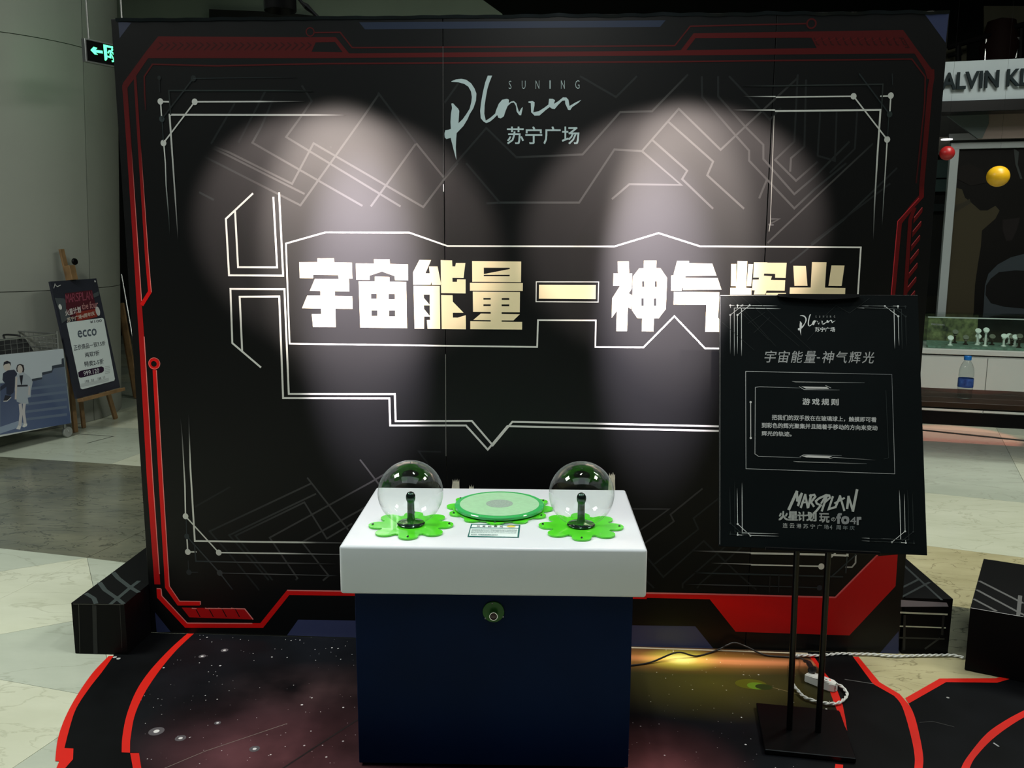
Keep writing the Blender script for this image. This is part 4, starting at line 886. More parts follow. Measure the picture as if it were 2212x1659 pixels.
P.line(c5([(265, 876), (266, 1124)]), 1.6, (.5, .5, .5)); P.disc(*c5([(265, 874)])[0], 2.4, (.5, .5, .5)); P.disc(*c5([(266, 1126)])[0], 2.4, (.5, .5, .5))
for i, ch in enumerate('游戏规则'): P.text(ch, c5([(630+i*67, 848+i), (681+i*67, 849+i), (681+i*67, 893+i), (630+i*67, 892+i)]), (.42, .43, .44), bold=.03)
P.text('把我们的双手放在在玻璃球上，触摸即可看', c5([(415, 962), (1148, 981), (1148, 1016), (415, 1000)]), (.42, .43, .44), bold=.022)
P.text('到彩色的辉光聚集并且随着手移动的方向来变动', c5([(343, 1018), (1155, 1038), (1155, 1074), (343, 1055)]), (.42, .43, .44), bold=.022)
P.text('辉光的轨迹。', c5([(343, 1077), (552, 1082), (552, 1116), (343, 1110)]), (.42, .43, .44), bold=.022)
# corner line ornaments
def corner(fx, A, Bp, Cc, Dd, Ee): pass
e5 = E_
for off, col in (((-107, 0), GRY), ((0, 0), SWH)):
    o_ = lambda p, off=off: e5([(x+off[0], y+off[1]) for x, y in p])
    P.disc(*o_([(228, 828)])[0], 2.0, col); P.line(o_([(228, 828), (300, 828)]), 1.1, col); P.line(o_([(228, 828), (230, 868)]), 1.1, col)
    P.disc(*o_([(410, 828)])[0], 2.1, col); P.disc(*o_([(228, 972)])[0], 2.1, col); P.line(o_([(410, 828), (228, 972)]), 1.2, col)
    P.line(o_([(410, 830), (700, 834), (830, 836)]), 1.2, [col, col, SB]); P.line(o_([(288, 1590), (288, 1420), (287, 868), (700, 874), (880, 878)]), 1.4, [SB, col, col, col, SB]); P.line(o_([(228, 972), (228, 1340), (228, 1560)]), 1.1, [col, col, SB])
for off, col in (((0, 0), SWH), ((52, 2), SF)):
    o_ = lambda p, off=off: c5([(x+off[0], y+off[1]) for x, y in p])
    P.disc(*o_([(1208, 200)])[0], 2.2, col); P.disc(*o_([(1300, 200)])[0], 2.2, col); P.disc(*o_([(1302, 271)])[0], 2.2, col); P.line(o_([(1208, 200), (1302, 271)]), 1.2, col)
    P.line(o_([(1262, 199), (1300, 200), (1300, 216)]), 1.1, col); P.line(o_([(1040, 197), (1120, 199), (1208, 200)]), 1.2, [SB, col, col]); P.line(o_([(1010, 212), (1080, 214), (1272, 220), (1276, 430), (1278, 500)]), 1.4, [SB, col, col, col, SB]); P.line(o_([(1302, 271), (1305, 420), (1308, 480)]), 1.1, [col, col, SB])
for off, col in (((0, 0), SWH), ((-40, -4), SF)):
    o_ = lambda p, off=off: c8([(x+off[0], y+off[1]) for x, y in p])
    P.disc(*o_([(643, 208)])[0], 2.1, col); P.disc(*o_([(643, 267)])[0], 2.1, col); P.disc(*o_([(713, 271)])[0], 2.1, col); P.line(o_([(643, 208), (713, 271)]), 1.2, col)
    P.line(o_([(643, 252), (643, 267), (672, 269)]), 1.2, col); P.line(o_([(713, 271), (800, 273), (870, 275)]), 1.2, [col, col, SB]); P.line(o_([(667, -20), (667, 60), (668, 256), (780, 259), (870, 262)]), 1.4, [SB, col, col, col, SB]); P.line(o_([(640, 10), (641, 80), (643, 208)]), 1.1, [SB, col, col])
for off, col in (((0, 0), SWH), ((45, 2), SF)):
    o_ = lambda p, off=off: c8([(x+off[0], y+off[1]) for x, y in p])
    P.disc(*o_([(1560, 248)])[0], 2.1, col); P.disc(*o_([(1564, 311)])[0], 2.1, col); P.disc(*o_([(1488, 307)])[0], 2.1, col); P.line(o_([(1560, 248), (1488, 307)]), 1.2, col)
    P.line(o_([(1530, 309), (1564, 311), (1563, 296)]), 1.2, col); P.line(o_([(1488, 307), (1400, 303), (1320, 299)]), 1.2, [col, col, SB]); P.line(o_([(1528, 20), (1531, 80), (1536, 293), (1400, 288), (1320, 284)]), 1.4, [SB, col, col, col, SB]); P.line(o_([(1556, 40), (1557, 100), (1560, 248)]), 1.1, [SB, col, col])
for l in ([(30, 675), (700, 1350)], [(135, 690), (800, 1440)], [(290, 700), (1150, 1440)], [(450, 690), (1400, 1000 if 0 else 1560)], [(0, 1080), (480, 1500)], [(380, 1100), (640, 930)], [(470, 1240), (710, 1010)], [(1400, 1110), (1700, 830), (1900, 945), (2200, 720)], [(1270, 1350), (1500, 1090)]): P.line(e5(l), .8, (.016, .020, .021))
P.line([(1555.5, 640), (1555, 1176)], 1.0, (.30, .30, .30)); P.line([(1556, 638.5), (1678, 638.5)], 1.0, (.35, .35, .33))
# brush lettering
cm = lambda p: C(1640, 1040, 8.508, p); MG = (.34, .36, .35)
for l, wd in (([(545, 510), (690, 190)], 6), ([(690, 190), (700, 355)], 5), ([(700, 355), (780, 225)], 5), ([(780, 225), (715, 440)], 5), ([(765, 475), (845, 245)], 4.5), ([(845, 245), (890, 480)], 4.5), ([(800, 390), (880, 380)], 3.5), ([(955, 250), (900, 470)], 5),
              ([(930, 262), (1010, 245), (1030, 280), (950, 380), (1000, 455)], 4.5), ([(1290, 260), (1230, 250), (1100, 310), (1040, 360), (1055, 405), (1130, 440), (1060, 530), (1000, 590)], 4.5), ([(1240, 270), (1150, 540)], 4.5), ([(1140, 400), (1220, 270), (1290, 262), (1300, 300), (1200, 390)], 4),
              ([(1350, 285), (1275, 510), (1400, 470)], 4.5), ([(1400, 475), (1485, 270)], 4.5), ([(1485, 270), (1560, 530)], 4.5), ([(1390, 400), (1560, 305)], 4), ([(1615, 490), (1640, 280)], 5), ([(1640, 280), (1720, 535)], 5), ([(1720, 540), (1795, 160)], 5.5)):
    P.line(cm(l), wd, MG, cap=.7)
for ch, x0_, x1_, dy in (('火', 362, 525, 0), ('星', 535, 700, 3), ('计', 708, 860, 10), ('划', 870, 1045, 15)): P.text(ch, cm([(x0_, 550+dy), (x1_, 552+dy), (x1_, 712+dy), (x0_, 710+dy)]), (.30, .32, .31), bold=.05)
P.text('玩', cm([(1105, 585), (1285, 590), (1285, 755), (1105, 750)]), (.25, .26, .26), bold=.035); P.text('の', cm([(1322, 660), (1402, 664), (1402, 735), (1322, 732)]), (.24, .25, .25), bold=.03)
for ch, x0_, x1_, y0_, y1_ in (('f', 1425, 1505, 592, 768), ('o', 1515, 1645, 645, 778), ('4', 1668, 1778, 655, 785), ('r', 1798, 1870, 660, 790)): P.text(ch, cm([(x0_, y0_), (x1_, y0_), (x1_, y1_), (x0_, y1_)]), (.20, .21, .22), bold=.05 if ch != '4' else .01)
for i, ch in enumerate('连云港苏宁广场4周年庆'):
    x = 432+i*126-(20 if i == 7 else 0)-(30 if i > 7 else 0); wd = 88 if ch != '4' else 45
    P.text(ch, cm([(x, 765+i*5), (x+wd, 768+i*5), (x+wd, 853+i*4.2), (x, 850+i*4.2)]), lerp((.33, .34, .34), (.12, .14, .15), i/10), bold=.01)
o = P.build('poster_print', ss, mt=M['ink_matt'], M4=s2)

# ================================================================== CABLES
def smooth_path(pts, n=6):
    pts = [Vector(p) for p in pts]; out = []
    for i in range(len(pts)-1):
        p0 = pts[max(i-1, 0)]; p1 = pts[i]; p2 = pts[i+1]; p3 = pts[min(i+2, len(pts)-1)]
        for k in range(n):
            t = k/n; out.append(.5*((2*p1)+(-p0+p2)*t+(2*p0-5*p1+4*p2-p3)*t*t+(-p0+3*p1-3*p2+p3)*t**3))
    out.append(pts[-1]); return out
pts = []
for (x, y), h in zip(c8([(-60, 990), (60, 983), (170, 965), (310, 912), (420, 932), (540, 895)]), (.006, .006, .008, .03, .006, .010)): pts.append(fl(x, y, h))
for (x, y) in c8([(585, 872), (628, 859), (690, 880)]): pts.append(at(x, y, -.03))
for (x, y), h in zip(c8([(790, 925), (900, 936), (985, 943)]), (.008, .006, .010)): pts.append(fl(x, y, h))
strip_c = np.array(fl(1775, 1474, .03))
pl0 = Vector(fl(1757, 1442, .052))
pts.append(fl(1738, 1428, .040)); 
mb = MB(); mb.tube(smooth_path(pts, 7), .0034, 8); cab = mb.build('power_cable', M['rubber'], smooth=True)
tag(cab, 'thin black power cable running from the table to the white socket strip', 'cable')
mb = MB(); e = Vector(fl(1753, 1443, .048)); mb.tube(smooth_path([pts[-1], Vector(fl(1745, 1430, .048)), e, e+Vector((0.002, -.004, -.006))], 4), [.006]*5+[.010]*4+[.0165]*4, 12); mb.build('plug', M['rubber'], cab, smooth=True, label='chunky black plug')
sa, sb_ = Vector(fl(1744, 1452, .034)), Vector(fl(1808, 1477, .034)); sd = (sb_-sa); L_ = sd.length; ang = math.atan2(sd.y, sd.x); mid = (sa+sb_)/2
ps = tag(empty('power_strip', (mid.x, mid.y, .0), (0, 0, ang)), 'white socket strip with twisted white cord on the mat', 'power strip')
mb = MB(); hw = .021
mb.prism([[(-L_/2, -hw), (L_/2-.02, -hw), (L_/2, -hw*.45), (L_/2, hw*.45), (L_/2-.02, hw), (-L_/2, hw)]], (0, 0, .003), (1, 0, 0), (0, 1, 0), (0, 0, 1), .031)
bmesh.ops.bevel(mb.bm, geom=list(mb.bm.edges), offset=.003, segments=2, affect='EDGES'); mb.build('casing', M['white_plastic'], ps, smooth=True)
MB().lathe([(.003, .034), (.003, .0355), (0, .036)], (L_/2-.03, .006, 0), n=10).build('indicator_lamp', mat('red_indicator', (.8, .05, .04), .3, emit=((1, .1, .08), .6)), ps)
mb = MB(); [mb.box((-L_/2+.062+dx, dy, .0343), (.003, .009, .001), rot=(0, 0, a)) for dx, dy, a in ((0, .006, .5), (0, -.006, -.5), (.012, 0, 1.57))]; mb.build('socket', M['rubber'], ps)
I_ = Matrix.Rotation(-ang, 4, 'Z') @ Matrix.Translation((-mid.x, -mid.y, 0))
def twisted(path, name, parent):
    p = smooth_path(path, 10); mb = MB()
    # resample evenly
    L = [0]; 
    for a, b in zip(p, p[1:]): L.append(L[-1]+(b-a).length)
    n = int(L[-1]/.006)
    def smp(d):
        import bisect
        i = min(max(bisect.bisect(L, d)-1, 0), len(p)-2); t = (d-L[i])/max(1e-9, L[i+1]-L[i]); return p[i].lerp(p[i+1], t), (p[i+1]-p[i]).normalized()
    for ph in (0, math.pi):
        q = []
        for i in range(n+1):
            c, t = smp(L[-1]*i/n); s1 = t.cross(Vector((0, 0, 1))).normalized(); u1 = s1.cross(t)
            a = ph+2*math.pi*(L[-1]*i/n)/.048; q.append(c+s1*.0032*math.cos(a)+u1*.0032*math.sin(a))
        mb.tube(q, .0031, 6)
    o = mb.build(name, M['white_plastic'], parent, smooth=True); o.data.transform(I_); return o
cw = lambda p: C(1600, 1370, 5.74, p)
loop = [fl(*q, .012) for q in cw([(1195, 622), (1240, 640), (1292, 690), (1318, 750), (1272, 815), (1180, 858), (1030, 852), (925, 828), (790, 778), (710, 700), (660, 640), (625, 540), (615, 430), (628, 320), (670, 268), (800, 262), (960, 262)])]
tail = [fl(*q, .008) for q in cw([(1100, 252), (1250, 240), (1400, 246), (1560, 246), (1722, 256)])] + [fl(*q, .008) for q in cr([(60, 1305), (220, 1312), (420, 1305), (640, 1302), (860, 1300), (950, 1316), (1000, 1330)])]
path = [Vector((p[0], min(p[1], -.010), p[2])) for p in loop+tail]
twisted(path, 'cord', ps)

# ================================================================== LEFT: EXIT SIGN, EASELS, CART
ex0 = CAM + ray(186.4, 86)*6.4; ex1 = CAM + ray(247, 96.2)*6.6
d = Vector((ex1[0]-ex0[0], ex1[1]-ex0[1], 0)).normalized(); nn = Vector((d.y, -d.x, 0))
ex = tag(empty('exit_sign', tuple(ex0), (0, 0, math.atan2(d.y, d.x))), 'hanging green lit exit sign with running man and arrow beside the column', 'exit sign')
EM = Matrix.Translation(ex0) @ Matrix.Rotation(math.atan2(d.y, d.x), 4, 'Z'); EI = EM.inverted()
eh = .142
mb = MB(); mb.box((.18, .022, -eh/2), (.385, .04, eh+.022), bev=.002); mb.build('housing', M['steel'], ex)
mb = MB(); mb.box((.178, -.0015, -eh/2), (.355, .005, eh)); mb.build('face', M['black'], ex)
mb = MB(); mb.tube([(.035, .02, .01), (.035, .02, 2.3)], .007, 8); mb.tube([(.33, .02, .01), (.33, .02, 2.3)], .007, 8); mb.build('hanger', M['steel'], ex)
O_ = EM @ Vector((0, -.0045, 0)); Nn = EM.to_3x3() @ Vector((0, -1, 0)); Uu = EM.to_3x3() @ Vector((1, 0, 0))
P = Print(O_, Uu, (0, 0, 1), Nn, off=.0005); GE = (.1, 1, .4); cx_ = lambda p: C(160, 60, 18.436, p)
P.poly(cx_([(650, 885), (775, 755), (930, 800), (860, 880), (1135, 915), (1145, 1025), (860, 985), (950, 1075), (820, 1065)]), GE)
P.poly(cx_([(1160, 660), (1560, 745), (1575, 830), (1300, 775), (1325, 1240), (1270, 1315), (1215, 1290)]), GE)
P.disc(*cx_([(1515, 870)])[0], 2.3, GE); P.line(cx_([(1345, 1010), (1400, 920), (1480, 930), (1580, 1060)]), 3.2, GE); P.line(cx_([(1460, 930), (1440, 1090), (1450, 1180), (1290, 1130)]), 3.4, GE); P.line(cx_([(1480, 1060), (1560, 1230), (1590, 1290)]), 3.2, GE); P.line(cx_([(1500, 1335), (1590, 1330)]), 3.2, GE)
P.line(cx_([(1580, 750), (1900, 815), (1960, 1370)]), 4.5, GE)
P.line(cx_([(2100, 960), (2700, 1060)]), 8, GE)
gm = mat('green_light', (.05, .5, .2), .5, emit=((.10, 1.0, .38), 2.2)); P.build('pictogram', ex, mt=gm, M4=EI)
mb = MB(); mb.box((.178, .0435, -eh/2), (.33, .003, eh*.7)); mb.build('rear_glow_panel', mat('green_light_rear', (.05, .5, .2), .5, emit=((.10, 1.0, .30), 3.5)), ex)  # plain glowing back face, added for the green spill on the column

# poster board and easel
EP = Matrix.Translation((-3.795, 3.797, .785)) @ Matrix.Rotation(1.4093, 4, 'Z') @ Matrix.Rotation(-.1642, 4, 'X') @ Matrix.Rotation(-.0049, 4, 'Y')
EW, EHt = .549, .958
pbd = tag(empty('poster_board', tuple(EP.translation)), 'tall dark shop poster with white price panel standing on a wooden easel', 'poster')
tr = Matrix.Translation(-EP.translation)
mb = MB(); mb.box((0, .012, 0), (EW, .02, EHt)); o = mb.build('backing', mat('dark_poster', (.02, .022, .035), .5, noise=(3, .2)), pbd); o.data.transform(tr @ EP)
Er = EP.to_3x3(); P = Print(EP.translation, Er @ Vector((1, 0, 0)), Er @ Vector((0, 0, 1)), Er @ Vector((0, -1, 0)), off=.0006, step=.00003)
cp = lambda p: C(90, 530, 4.1475, p)
P.poly(cp([(115, 470), (200, 475), (260, 560), (250, 650), (180, 700), (160, 600)]), (.06, .07, .08)); P.poly(cp([(450, 440), (508, 412), (514, 448), (470, 470)]), (.06, .07, .08)); P.poly(cp([(210, 430), (450, 400), (480, 520), (500, 640), (320, 690), (220, 600)]), (.07, .012, .02)); P.poly(cp([(300, 600), (480, 570), (500, 640), (320, 680)]), (.22, .03, .02))
for i, ch in enumerate('MARSPLAN'): P.text(ch, cp([(212+i*30, 440-i*4), (240+i*30, 436-i*4), (246+i*30, 510-i*4), (218+i*30, 516-i*4)]), (.28, .06, .10), bold=-.01)
P.text('火星计划', cp([(208, 580), (345, 545), (352, 600), (215, 632)]), (.55, .5, .5), bold=.03); P.text('the four', cp([(355, 520), (500, 490), (505, 560), (362, 575)]), (.5, .25, .25), bold=0)
P.text('苏宁广场4周年庆', cp([(225, 650), (470, 590), (475, 625), (230, 690)]), (.55, .48, .42), bold=.02); P.disc(*cp([(502, 590)])[0], 5.5, (.5, .5, .5), ry=8); P.disc(*cp([(165, 552)])[0], 4, (.6, .6, .6), ry=5); P.disc(*cp([(477, 322)])[0], 1.8, (.6, .6, .6))
P.line(cp([(108, 385), (118, 345), (125, 360), (140, 370), (170, 355)]), 1.2, (.5, .5, .5))
wp = cp([(222, 700), (235, 690), (540, 650), (555, 658), (655, 1195), (650, 1212), (365, 1290), (348, 1282)]); P.poly(wp, (.62, .68, .70))
P.text('¥100', cp([(430, 678), (535, 662), (538, 685), (434, 700)]), (.08, .08, .1), bold=.02)
P.text('ecco', cp([(318, 765), (488, 745), (492, 805), (325, 828)]), (.08, .10, .13), bold=.02)
P.text('正价商品一双7.5折', cp([(283, 895), (565, 855), (573, 895), (290, 945)]), (.03, .035, .05), bold=.015)
P.text('两双7折', cp([(385, 962), (512, 940), (518, 985), (390, 1005)]), (.03, .035, .05), bold=.015)
P.text('特卖2-5折', cp([(378, 1042), (550, 1015), (556, 1060), (384, 1090)]), (.03, .035, .05), bold=.015)
P.poly(cp([(325, 1140), (345, 1125), (535, 1085), (555, 1095), (556, 1125), (540, 1140), (350, 1187), (330, 1180)]), (.025, .01, .03)); P.text('999.120', cp([(372, 1130), (510, 1100), (514, 1140), (377, 1170)]), (.7, .7, .75), bold=0.0)
P.text('199  30', cp([(385, 1210), (465, 1195), (468, 1220), (388, 1238)]), (.08, .08, .1), bold=0.0); P.text('188  12', cp([(500, 1185), (565, 1170), (568, 1190), (503, 1208)]), (.08, .08, .1), bold=0.0)
for i in range(5): P.line(cp([(565, 1090+i*15), (610, 1080+i*15)]), .8, (.35, .38, .4)); P.line(cp([(345, 1245+i*8), (600, 1190+i*8)]), .6, (.4, .43, .45)) if i < 4 else None
P.build('poster_print', pbd, mt=M['ink_matt'], M4=tr)
es = tag(empty('easel', (-4.1, 4.3, 0)), 'light wooden easel holding the tall poster in front of the column', 'easel')
te = Matrix.Translation((4.1, -4.3, 0)); EU = Er @ Vector((1, 0, 0)); EV = Er @ Vector((0, 0, 1)); EN = Er @ Vector((0, 1, 0)); E0 = EP.translation
def beam(a, b, w_, d_, name, parent, m, T=None, up=None):
    a, b = Vector(a), Vector(b); z = (b-a); L = z.length; z.normalize(); x = (up or EU) - z*z.dot(up or EU); x.normalize(); y = z.cross(x)
    Mx = Matrix((( x.x, y.x, z.x, (a.x+b.x)/2), (x.y, y.y, z.y, (a.y+b.y)/2), (x.z, y.z, z.z, (a.z+b.z)/2), (0, 0, 0, 1)))
    mb = MB(); mb.box((0, 0, 0), (w_, d_, L), bev=.002); o = mb.build(name, m, parent); o.data.transform((T or Matrix.Identity(4)) @ Mx); return o
lf = Vector(fl(163, 934)); rf = Vector(fl(250, 905))
beam(lf, E0+EV*.45-EU*.10+EN*.045, .045, .022, 'leg', es, M['wood'], te); beam(rf, E0+EV*.45+EU*.06+EN*.045, .045, .022, 'leg', es, M['wood'], te)
bk = E0+EN*.10-EV*0; bk.z = 0.002
beam(bk, E0+EV*.40+EN*.075, .04, .018, 'leg', es, M['wood'], te)
beam(E0-EV*.52+EN*.035, E0+EV*.74+EN*.035-EU*.03, .05, .018, 'mast', es, M['wood'], te)
beam(E0-EV*(EHt/2+.018)-EU*.27-EN*.02, E0-EV*(EHt/2+.018)+EU*.27-EN*.02, .055, .028, 'tray', es, M['wood'], te, up=EN)
o = beam(E0+EV*(EHt/2+.0)-EU*.02, E0+EV*(EHt/2+.12)-EU*.02+EN*.0, .07, .05, 'top_clamp', es, M['wood'], te); 
kn = E0+EV*(EHt/2+.15)+EU*.05-EN*.0; mb = MB(); mb.lathe([(.0, -.01), (.025, -.01), (.03, 0), (.025, .012), (0, .014)], n=14, M=te @ Matrix.Translation(kn) @ Er.to_4x4() @ Matrix.Rotation(R(90), 4, 'X')); mb.build('knob', M['black'], es, smooth=True)
# folded easel leaning in the dark gap behind the board
a, b = fl(296, 862), fl(300, 875)
fe = tag(empty('folded_easel', (-3.55, 5.2, 0)), 'folded wooden easel leaning in the dark gap between column and board', 'easel')
tf = Matrix.Translation((3.55, -5.2, 0))
beam(at(297, 860, 5.2), at(262, 655, 5.35), .05, .03, 'leg', fe, M['wood'], tf, up=Vector((1, 0, 0))); beam(at(292, 858, 5.3), at(263, 690, 5.4), .03, .03, 'leg', fe, M['wood'], tf, up=Vector((1, 0, 0)))
mb = MB(); mb.tube([at(262, 592, 5.3), at(289, 745, 5.15)], .008, 6); o = mb.build('rail', M['steel'], fe); o.data.transform(tf)

# wheeled wire cart with a printed panel
gA = Vector(fl(152, 945)); dep = np.dot(np.array(gA)-CAM, AF); gB = Vector(CAM + ray(0, 850)*dep*160/175.0); gB.z = 0
cu_ = (gA-gB); cu_.z = 0; cu_.normalize(); cn = Vector((-cu_.y, cu_.x, 0))
ct_ = tag(empty('display_cart', tuple(gA)), 'wheeled wire bargain cart with a photo panel of two people on stairs', 'cart')
ti = Matrix.Translation(-gA)
P = Print(gA, cu_, (0, 0, 1), tuple(-cn), off=.0006, step=.00003)
cq = lambda p: C(0, 680, 5.53, p)
tr_, brr, tl_, bl_ = P.m(136.5, 753.5), P.m(154, 913), P.m(0, 767), P.m(0, 940)
u1 = (tr_[0]+brr[0])/2; zt_, zb_ = (tr_[1]+tl_[1])/2, (brr[1]+bl_[1])/2
mb = MB(); mb.prism([[(-1.15, bl_[1]-.0), (brr[0], brr[1]), (tr_[0], tr_[1]), (-1.15, tl_[1]+(tl_[1]-tr_[1])*.5)]], gA, cu_, (0, 0, 1), cn, .015)
o = mb.build('photo_panel', mat('foam_board', (.55, .58, .58), .6, noise=(5, .05)), ct_); o.data.transform(ti)
SK = (.34, .42, .55)
P.poly(cq([(-900, 590), (0, 478), (755, 408), (848, 1295), (0, 1435), (-900, 1560)]), (.30, .36, .40))
P.poly(cq([(-900, 590), (0, 478), (755, 408), (765, 515), (735, 525), (735, 590), (620, 610), (620, 660), (500, 690), (505, 745), (385, 765), (0, 810), (-900, 900)]), (.45, .50, .56))
P.poly(cq([(735, 525), (760, 515), (772, 620), (640, 640), (620, 690), (510, 720), (500, 770), (370, 800), (385, 765), (505, 745), (500, 690), (620, 665), (620, 608), (735, 588)]), (.04, .05, .07))
P.poly(cq([(0, 820), (370, 800), (500, 770), (510, 720), (620, 690), (640, 640), (772, 620), (848, 1295), (0, 1435)]), [(.06, .08, .15), (.07, .09, .16), (.10, .13, .20), (.11, .14, .21), (.11, .14, .22), (.12, .15, .22), (.13, .16, .22), (.06, .09, .19), (.10, .13, .23)])
for y in (900, 990, 1080, 1170, 1260): P.line(cq([(300, y-10), (800, y-70)]), 5, (.12, .155, .23))
P.poly(cq([(0, 1340), (210, 1270), (330, 1310), (0, 1420)]), (.25, .31, .42))
pn = (.03, .035, .06)  # man in dark shirt
P.disc(*cq([(82, 610)])[0], 8.2, (.50, .45, .42), ry=11); P.poly(cq([(38, 610), (45, 565), (85, 550), (125, 565), (130, 610), (110, 580), (60, 590)]), (.02, .02, .03))
P.poly(cq([(35, 700), (90, 665), (170, 655), (205, 700), (190, 780), (160, 930), (120, 960), (75, 950), (75, 860), (0, 910), (0, 860), (60, 820), (28, 780)]), pn)
P.poly(cq([(60, 960), (125, 965), (130, 990), (80, 1035), (40, 1030)]), (.03, .03, .04)); P.line(cq([(40, 1032), (85, 1030), (132, 985)]), 1.4, (.6, .6, .6))
# woman in a grey suit
P.poly(cq([(193, 640), (205, 600), (240, 585), (280, 600), (290, 650), (282, 690), (200, 680)]), (.03, .025, .03)); P.disc(*cq([(238, 650)])[0], 6, (.50, .45, .43), ry=8.5)
P.poly(cq([(180, 740), (225, 700), (285, 690), (355, 740), (390, 800), (370, 900), (365, 980), (330, 990), (340, 1060), (290, 1070), (200, 1040), (175, 900)]), (.34, .38, .44))
P.poly(cq([(230, 725), (275, 720), (262, 830), (250, 840)]), (.02, .02, .03)); P.line(cq([(205, 850), (330, 845)]), 3.5, (.03, .03, .04)); P.line(cq([(195, 745), (185, 1010)]), 4, (.50, .45, .43)); P.line(cq([(350, 850), (345, 960)]), 4, (.45, .42, .42))
P.line(cq([(240, 1060), (250, 1180), (235, 1330)]), 7, (.48, .46, .48)); P.line(cq([(290, 1060), (280, 1160), (300, 1310)]), 6.5, (.48, .46, .48)); P.poly(cq([(192, 1365), (215, 1320), (250, 1330), (240, 1370)]), (.6, .6, .6)); P.poly(cq([(265, 1335), (285, 1300), (325, 1300), (320, 1330), (285, 1345)]), (.6, .6, .6))
P.text('2024', cq([(560, 445), (735, 428), (737, 455), (562, 472)]), (.38, .42, .47)) if False else None
P.build('photo_print', ct_, mt=M['ink_matt'], M4=ti)
LW = 1.15; DW = .55
def cp3(u, v, z): return Vector((gA.x, gA.y, 0)) + cu_*u + cn*v + Vector((0, 0, z))
zb = brr[1]; zr = P.m(126, 724)[1]+.03; ue = brr[0]-.04
for nm, (u, v) in (('post', (ue, .03)), ('post', (ue, DW)), ('post', (ue-LW, .03)), ('post', (ue-LW, DW))):
    mb = MB(); mb.tube([cp3(u, v, .08), cp3(u, v, zr)], .012, 8); o = mb.build(nm, M['steel'], ct_, smooth=True); o.data.transform(ti)
    mb = MB(); Mx = Matrix.Translation(cp3(u+.02, v, .045)) @ Matrix.Rotation(math.atan2(cu_.y, cu_.x), 4, 'Z') @ Matrix.Rotation(R(90), 4, 'X')
    mb.lathe([(.012, -.014), (.040, -.014), (.0435, -.009), (.0435, .009), (.040, .014), (.012, .014)], n=20, M=Mx); mb.tube([cp3(u, v, .10), cp3(u+.02, v-.018, .045)], .006, 6); mb.tube([cp3(u, v, .10), cp3(u+.02, v+.018, .045)], .006, 6)
    o = mb.build('caster', mat('grey_rubber', (.25, .26, .25), .4), ct_, smooth=True); o.data.transform(ti)
for (a, b) in (((ue, .03), (ue-LW, .03)), ((ue-LW, .03), (ue-LW, DW)), ((ue-LW, DW), (ue, DW)), ((ue, DW), (ue, .03))):
    mb = MB()
    for z_ in (zr-.02, zr-.14): mb.tube([cp3(*a, z_), cp3(*b, z_)], .007, 6)
    o = mb.build('rail', M['steel'], ct_, smooth=True); o.data.transform(ti)
    mb = MB(); n = int((Vector(b)-Vector(a)).length/.05)
    for i in range(1, n): t = i/n; u, v = a[0]+(b[0]-a[0])*t, a[1]+(b[1]-a[1])*t; mb.tube([cp3(u, v, zr-.4), cp3(u, v, zr-.02)], .0018, 4)
    for z_ in (zr-.06, zr-.1, zr-.19, zr-.24): mb.tube([cp3(*a, z_), cp3(*b, z_)], .0018, 4)
    o = mb.build('wire_mesh', M['steel'], ct_); o.data.transform(ti)
mb = MB(); mb.prism([[(ue-LW, .03), (ue, .03), (ue, DW), (ue-LW, DW)]], Vector((gA.x, gA.y, zr-.42)), cu_, cn, (0, 0, 1), .01); o = mb.build('shelf', M['steel'], ct_); o.data.transform(ti)
for i, (u, v, hh, cl_, lb_) in enumerate(((-.28, .25, .36, (.010, .011, .012), 'black bag standing in the wire cart nearest the easel'), (-.58, .28, .34, (.05, .055, .055), 'dark grey bag in the middle of the wire cart'), (-.88, .25, .37, (.012, .013, .014), 'black bag at the left end of the wire cart'))):
    c = cp3(ue+u+.05, v, 0); bg = MB(); w_, d_ = .11, .13
    ring = lambda z_, k: [Vector((c.x, c.y, 0))+cu_*(w_*k*a)+cn*(d_*k*b)+Vector((0, 0, z_)) for a, b in ((-1, -1), (0, -1.1), (1, -1), (1.08, 0), (1, 1), (0, 1.1), (-1, 1), (-1.08, 0))]
    R_ = [ring(zr-.41, .85), ring(zr-.36, 1.0), ring(zr-.41+hh*.6, .98), ring(zr-.41+hh, .55)]; V_ = [[bg.bm.verts.new(p) for p in r_] for r_ in R_]
    for p, q in zip(V_, V_[1:]):
        for k in range(8): bg.bm.faces.new((p[k], p[(k+1) % 8], q[(k+1) % 8], q[k]))
    bg.bm.faces.new(V_[0]); bg.bm.faces.new(V_[-1])
    tp = R_[3]; bg.tube(smooth_path([tp[1], tp[1]+Vector((0, 0, .03))+cu_*.0, tp[5]+Vector((0, 0, .03)), tp[5]], 4), .008, 6)
    o = bg.build('bag', mat('bag_cloth', cl_, .6, noise=(12, .3)), smooth=True); tag(o, lb_, 'bag')
# floor scratch lines near the cart: thin tape
P = Print((0, 0, 0), (1, 0, 0), (0, 1, 0), (0, 0, 1), off=.0012); P.line(cq([(930, 1425), (1355, 1452), (1040, 1535)]), 1.0, (.10, .10, .09)); P.build('tape_line', floor)

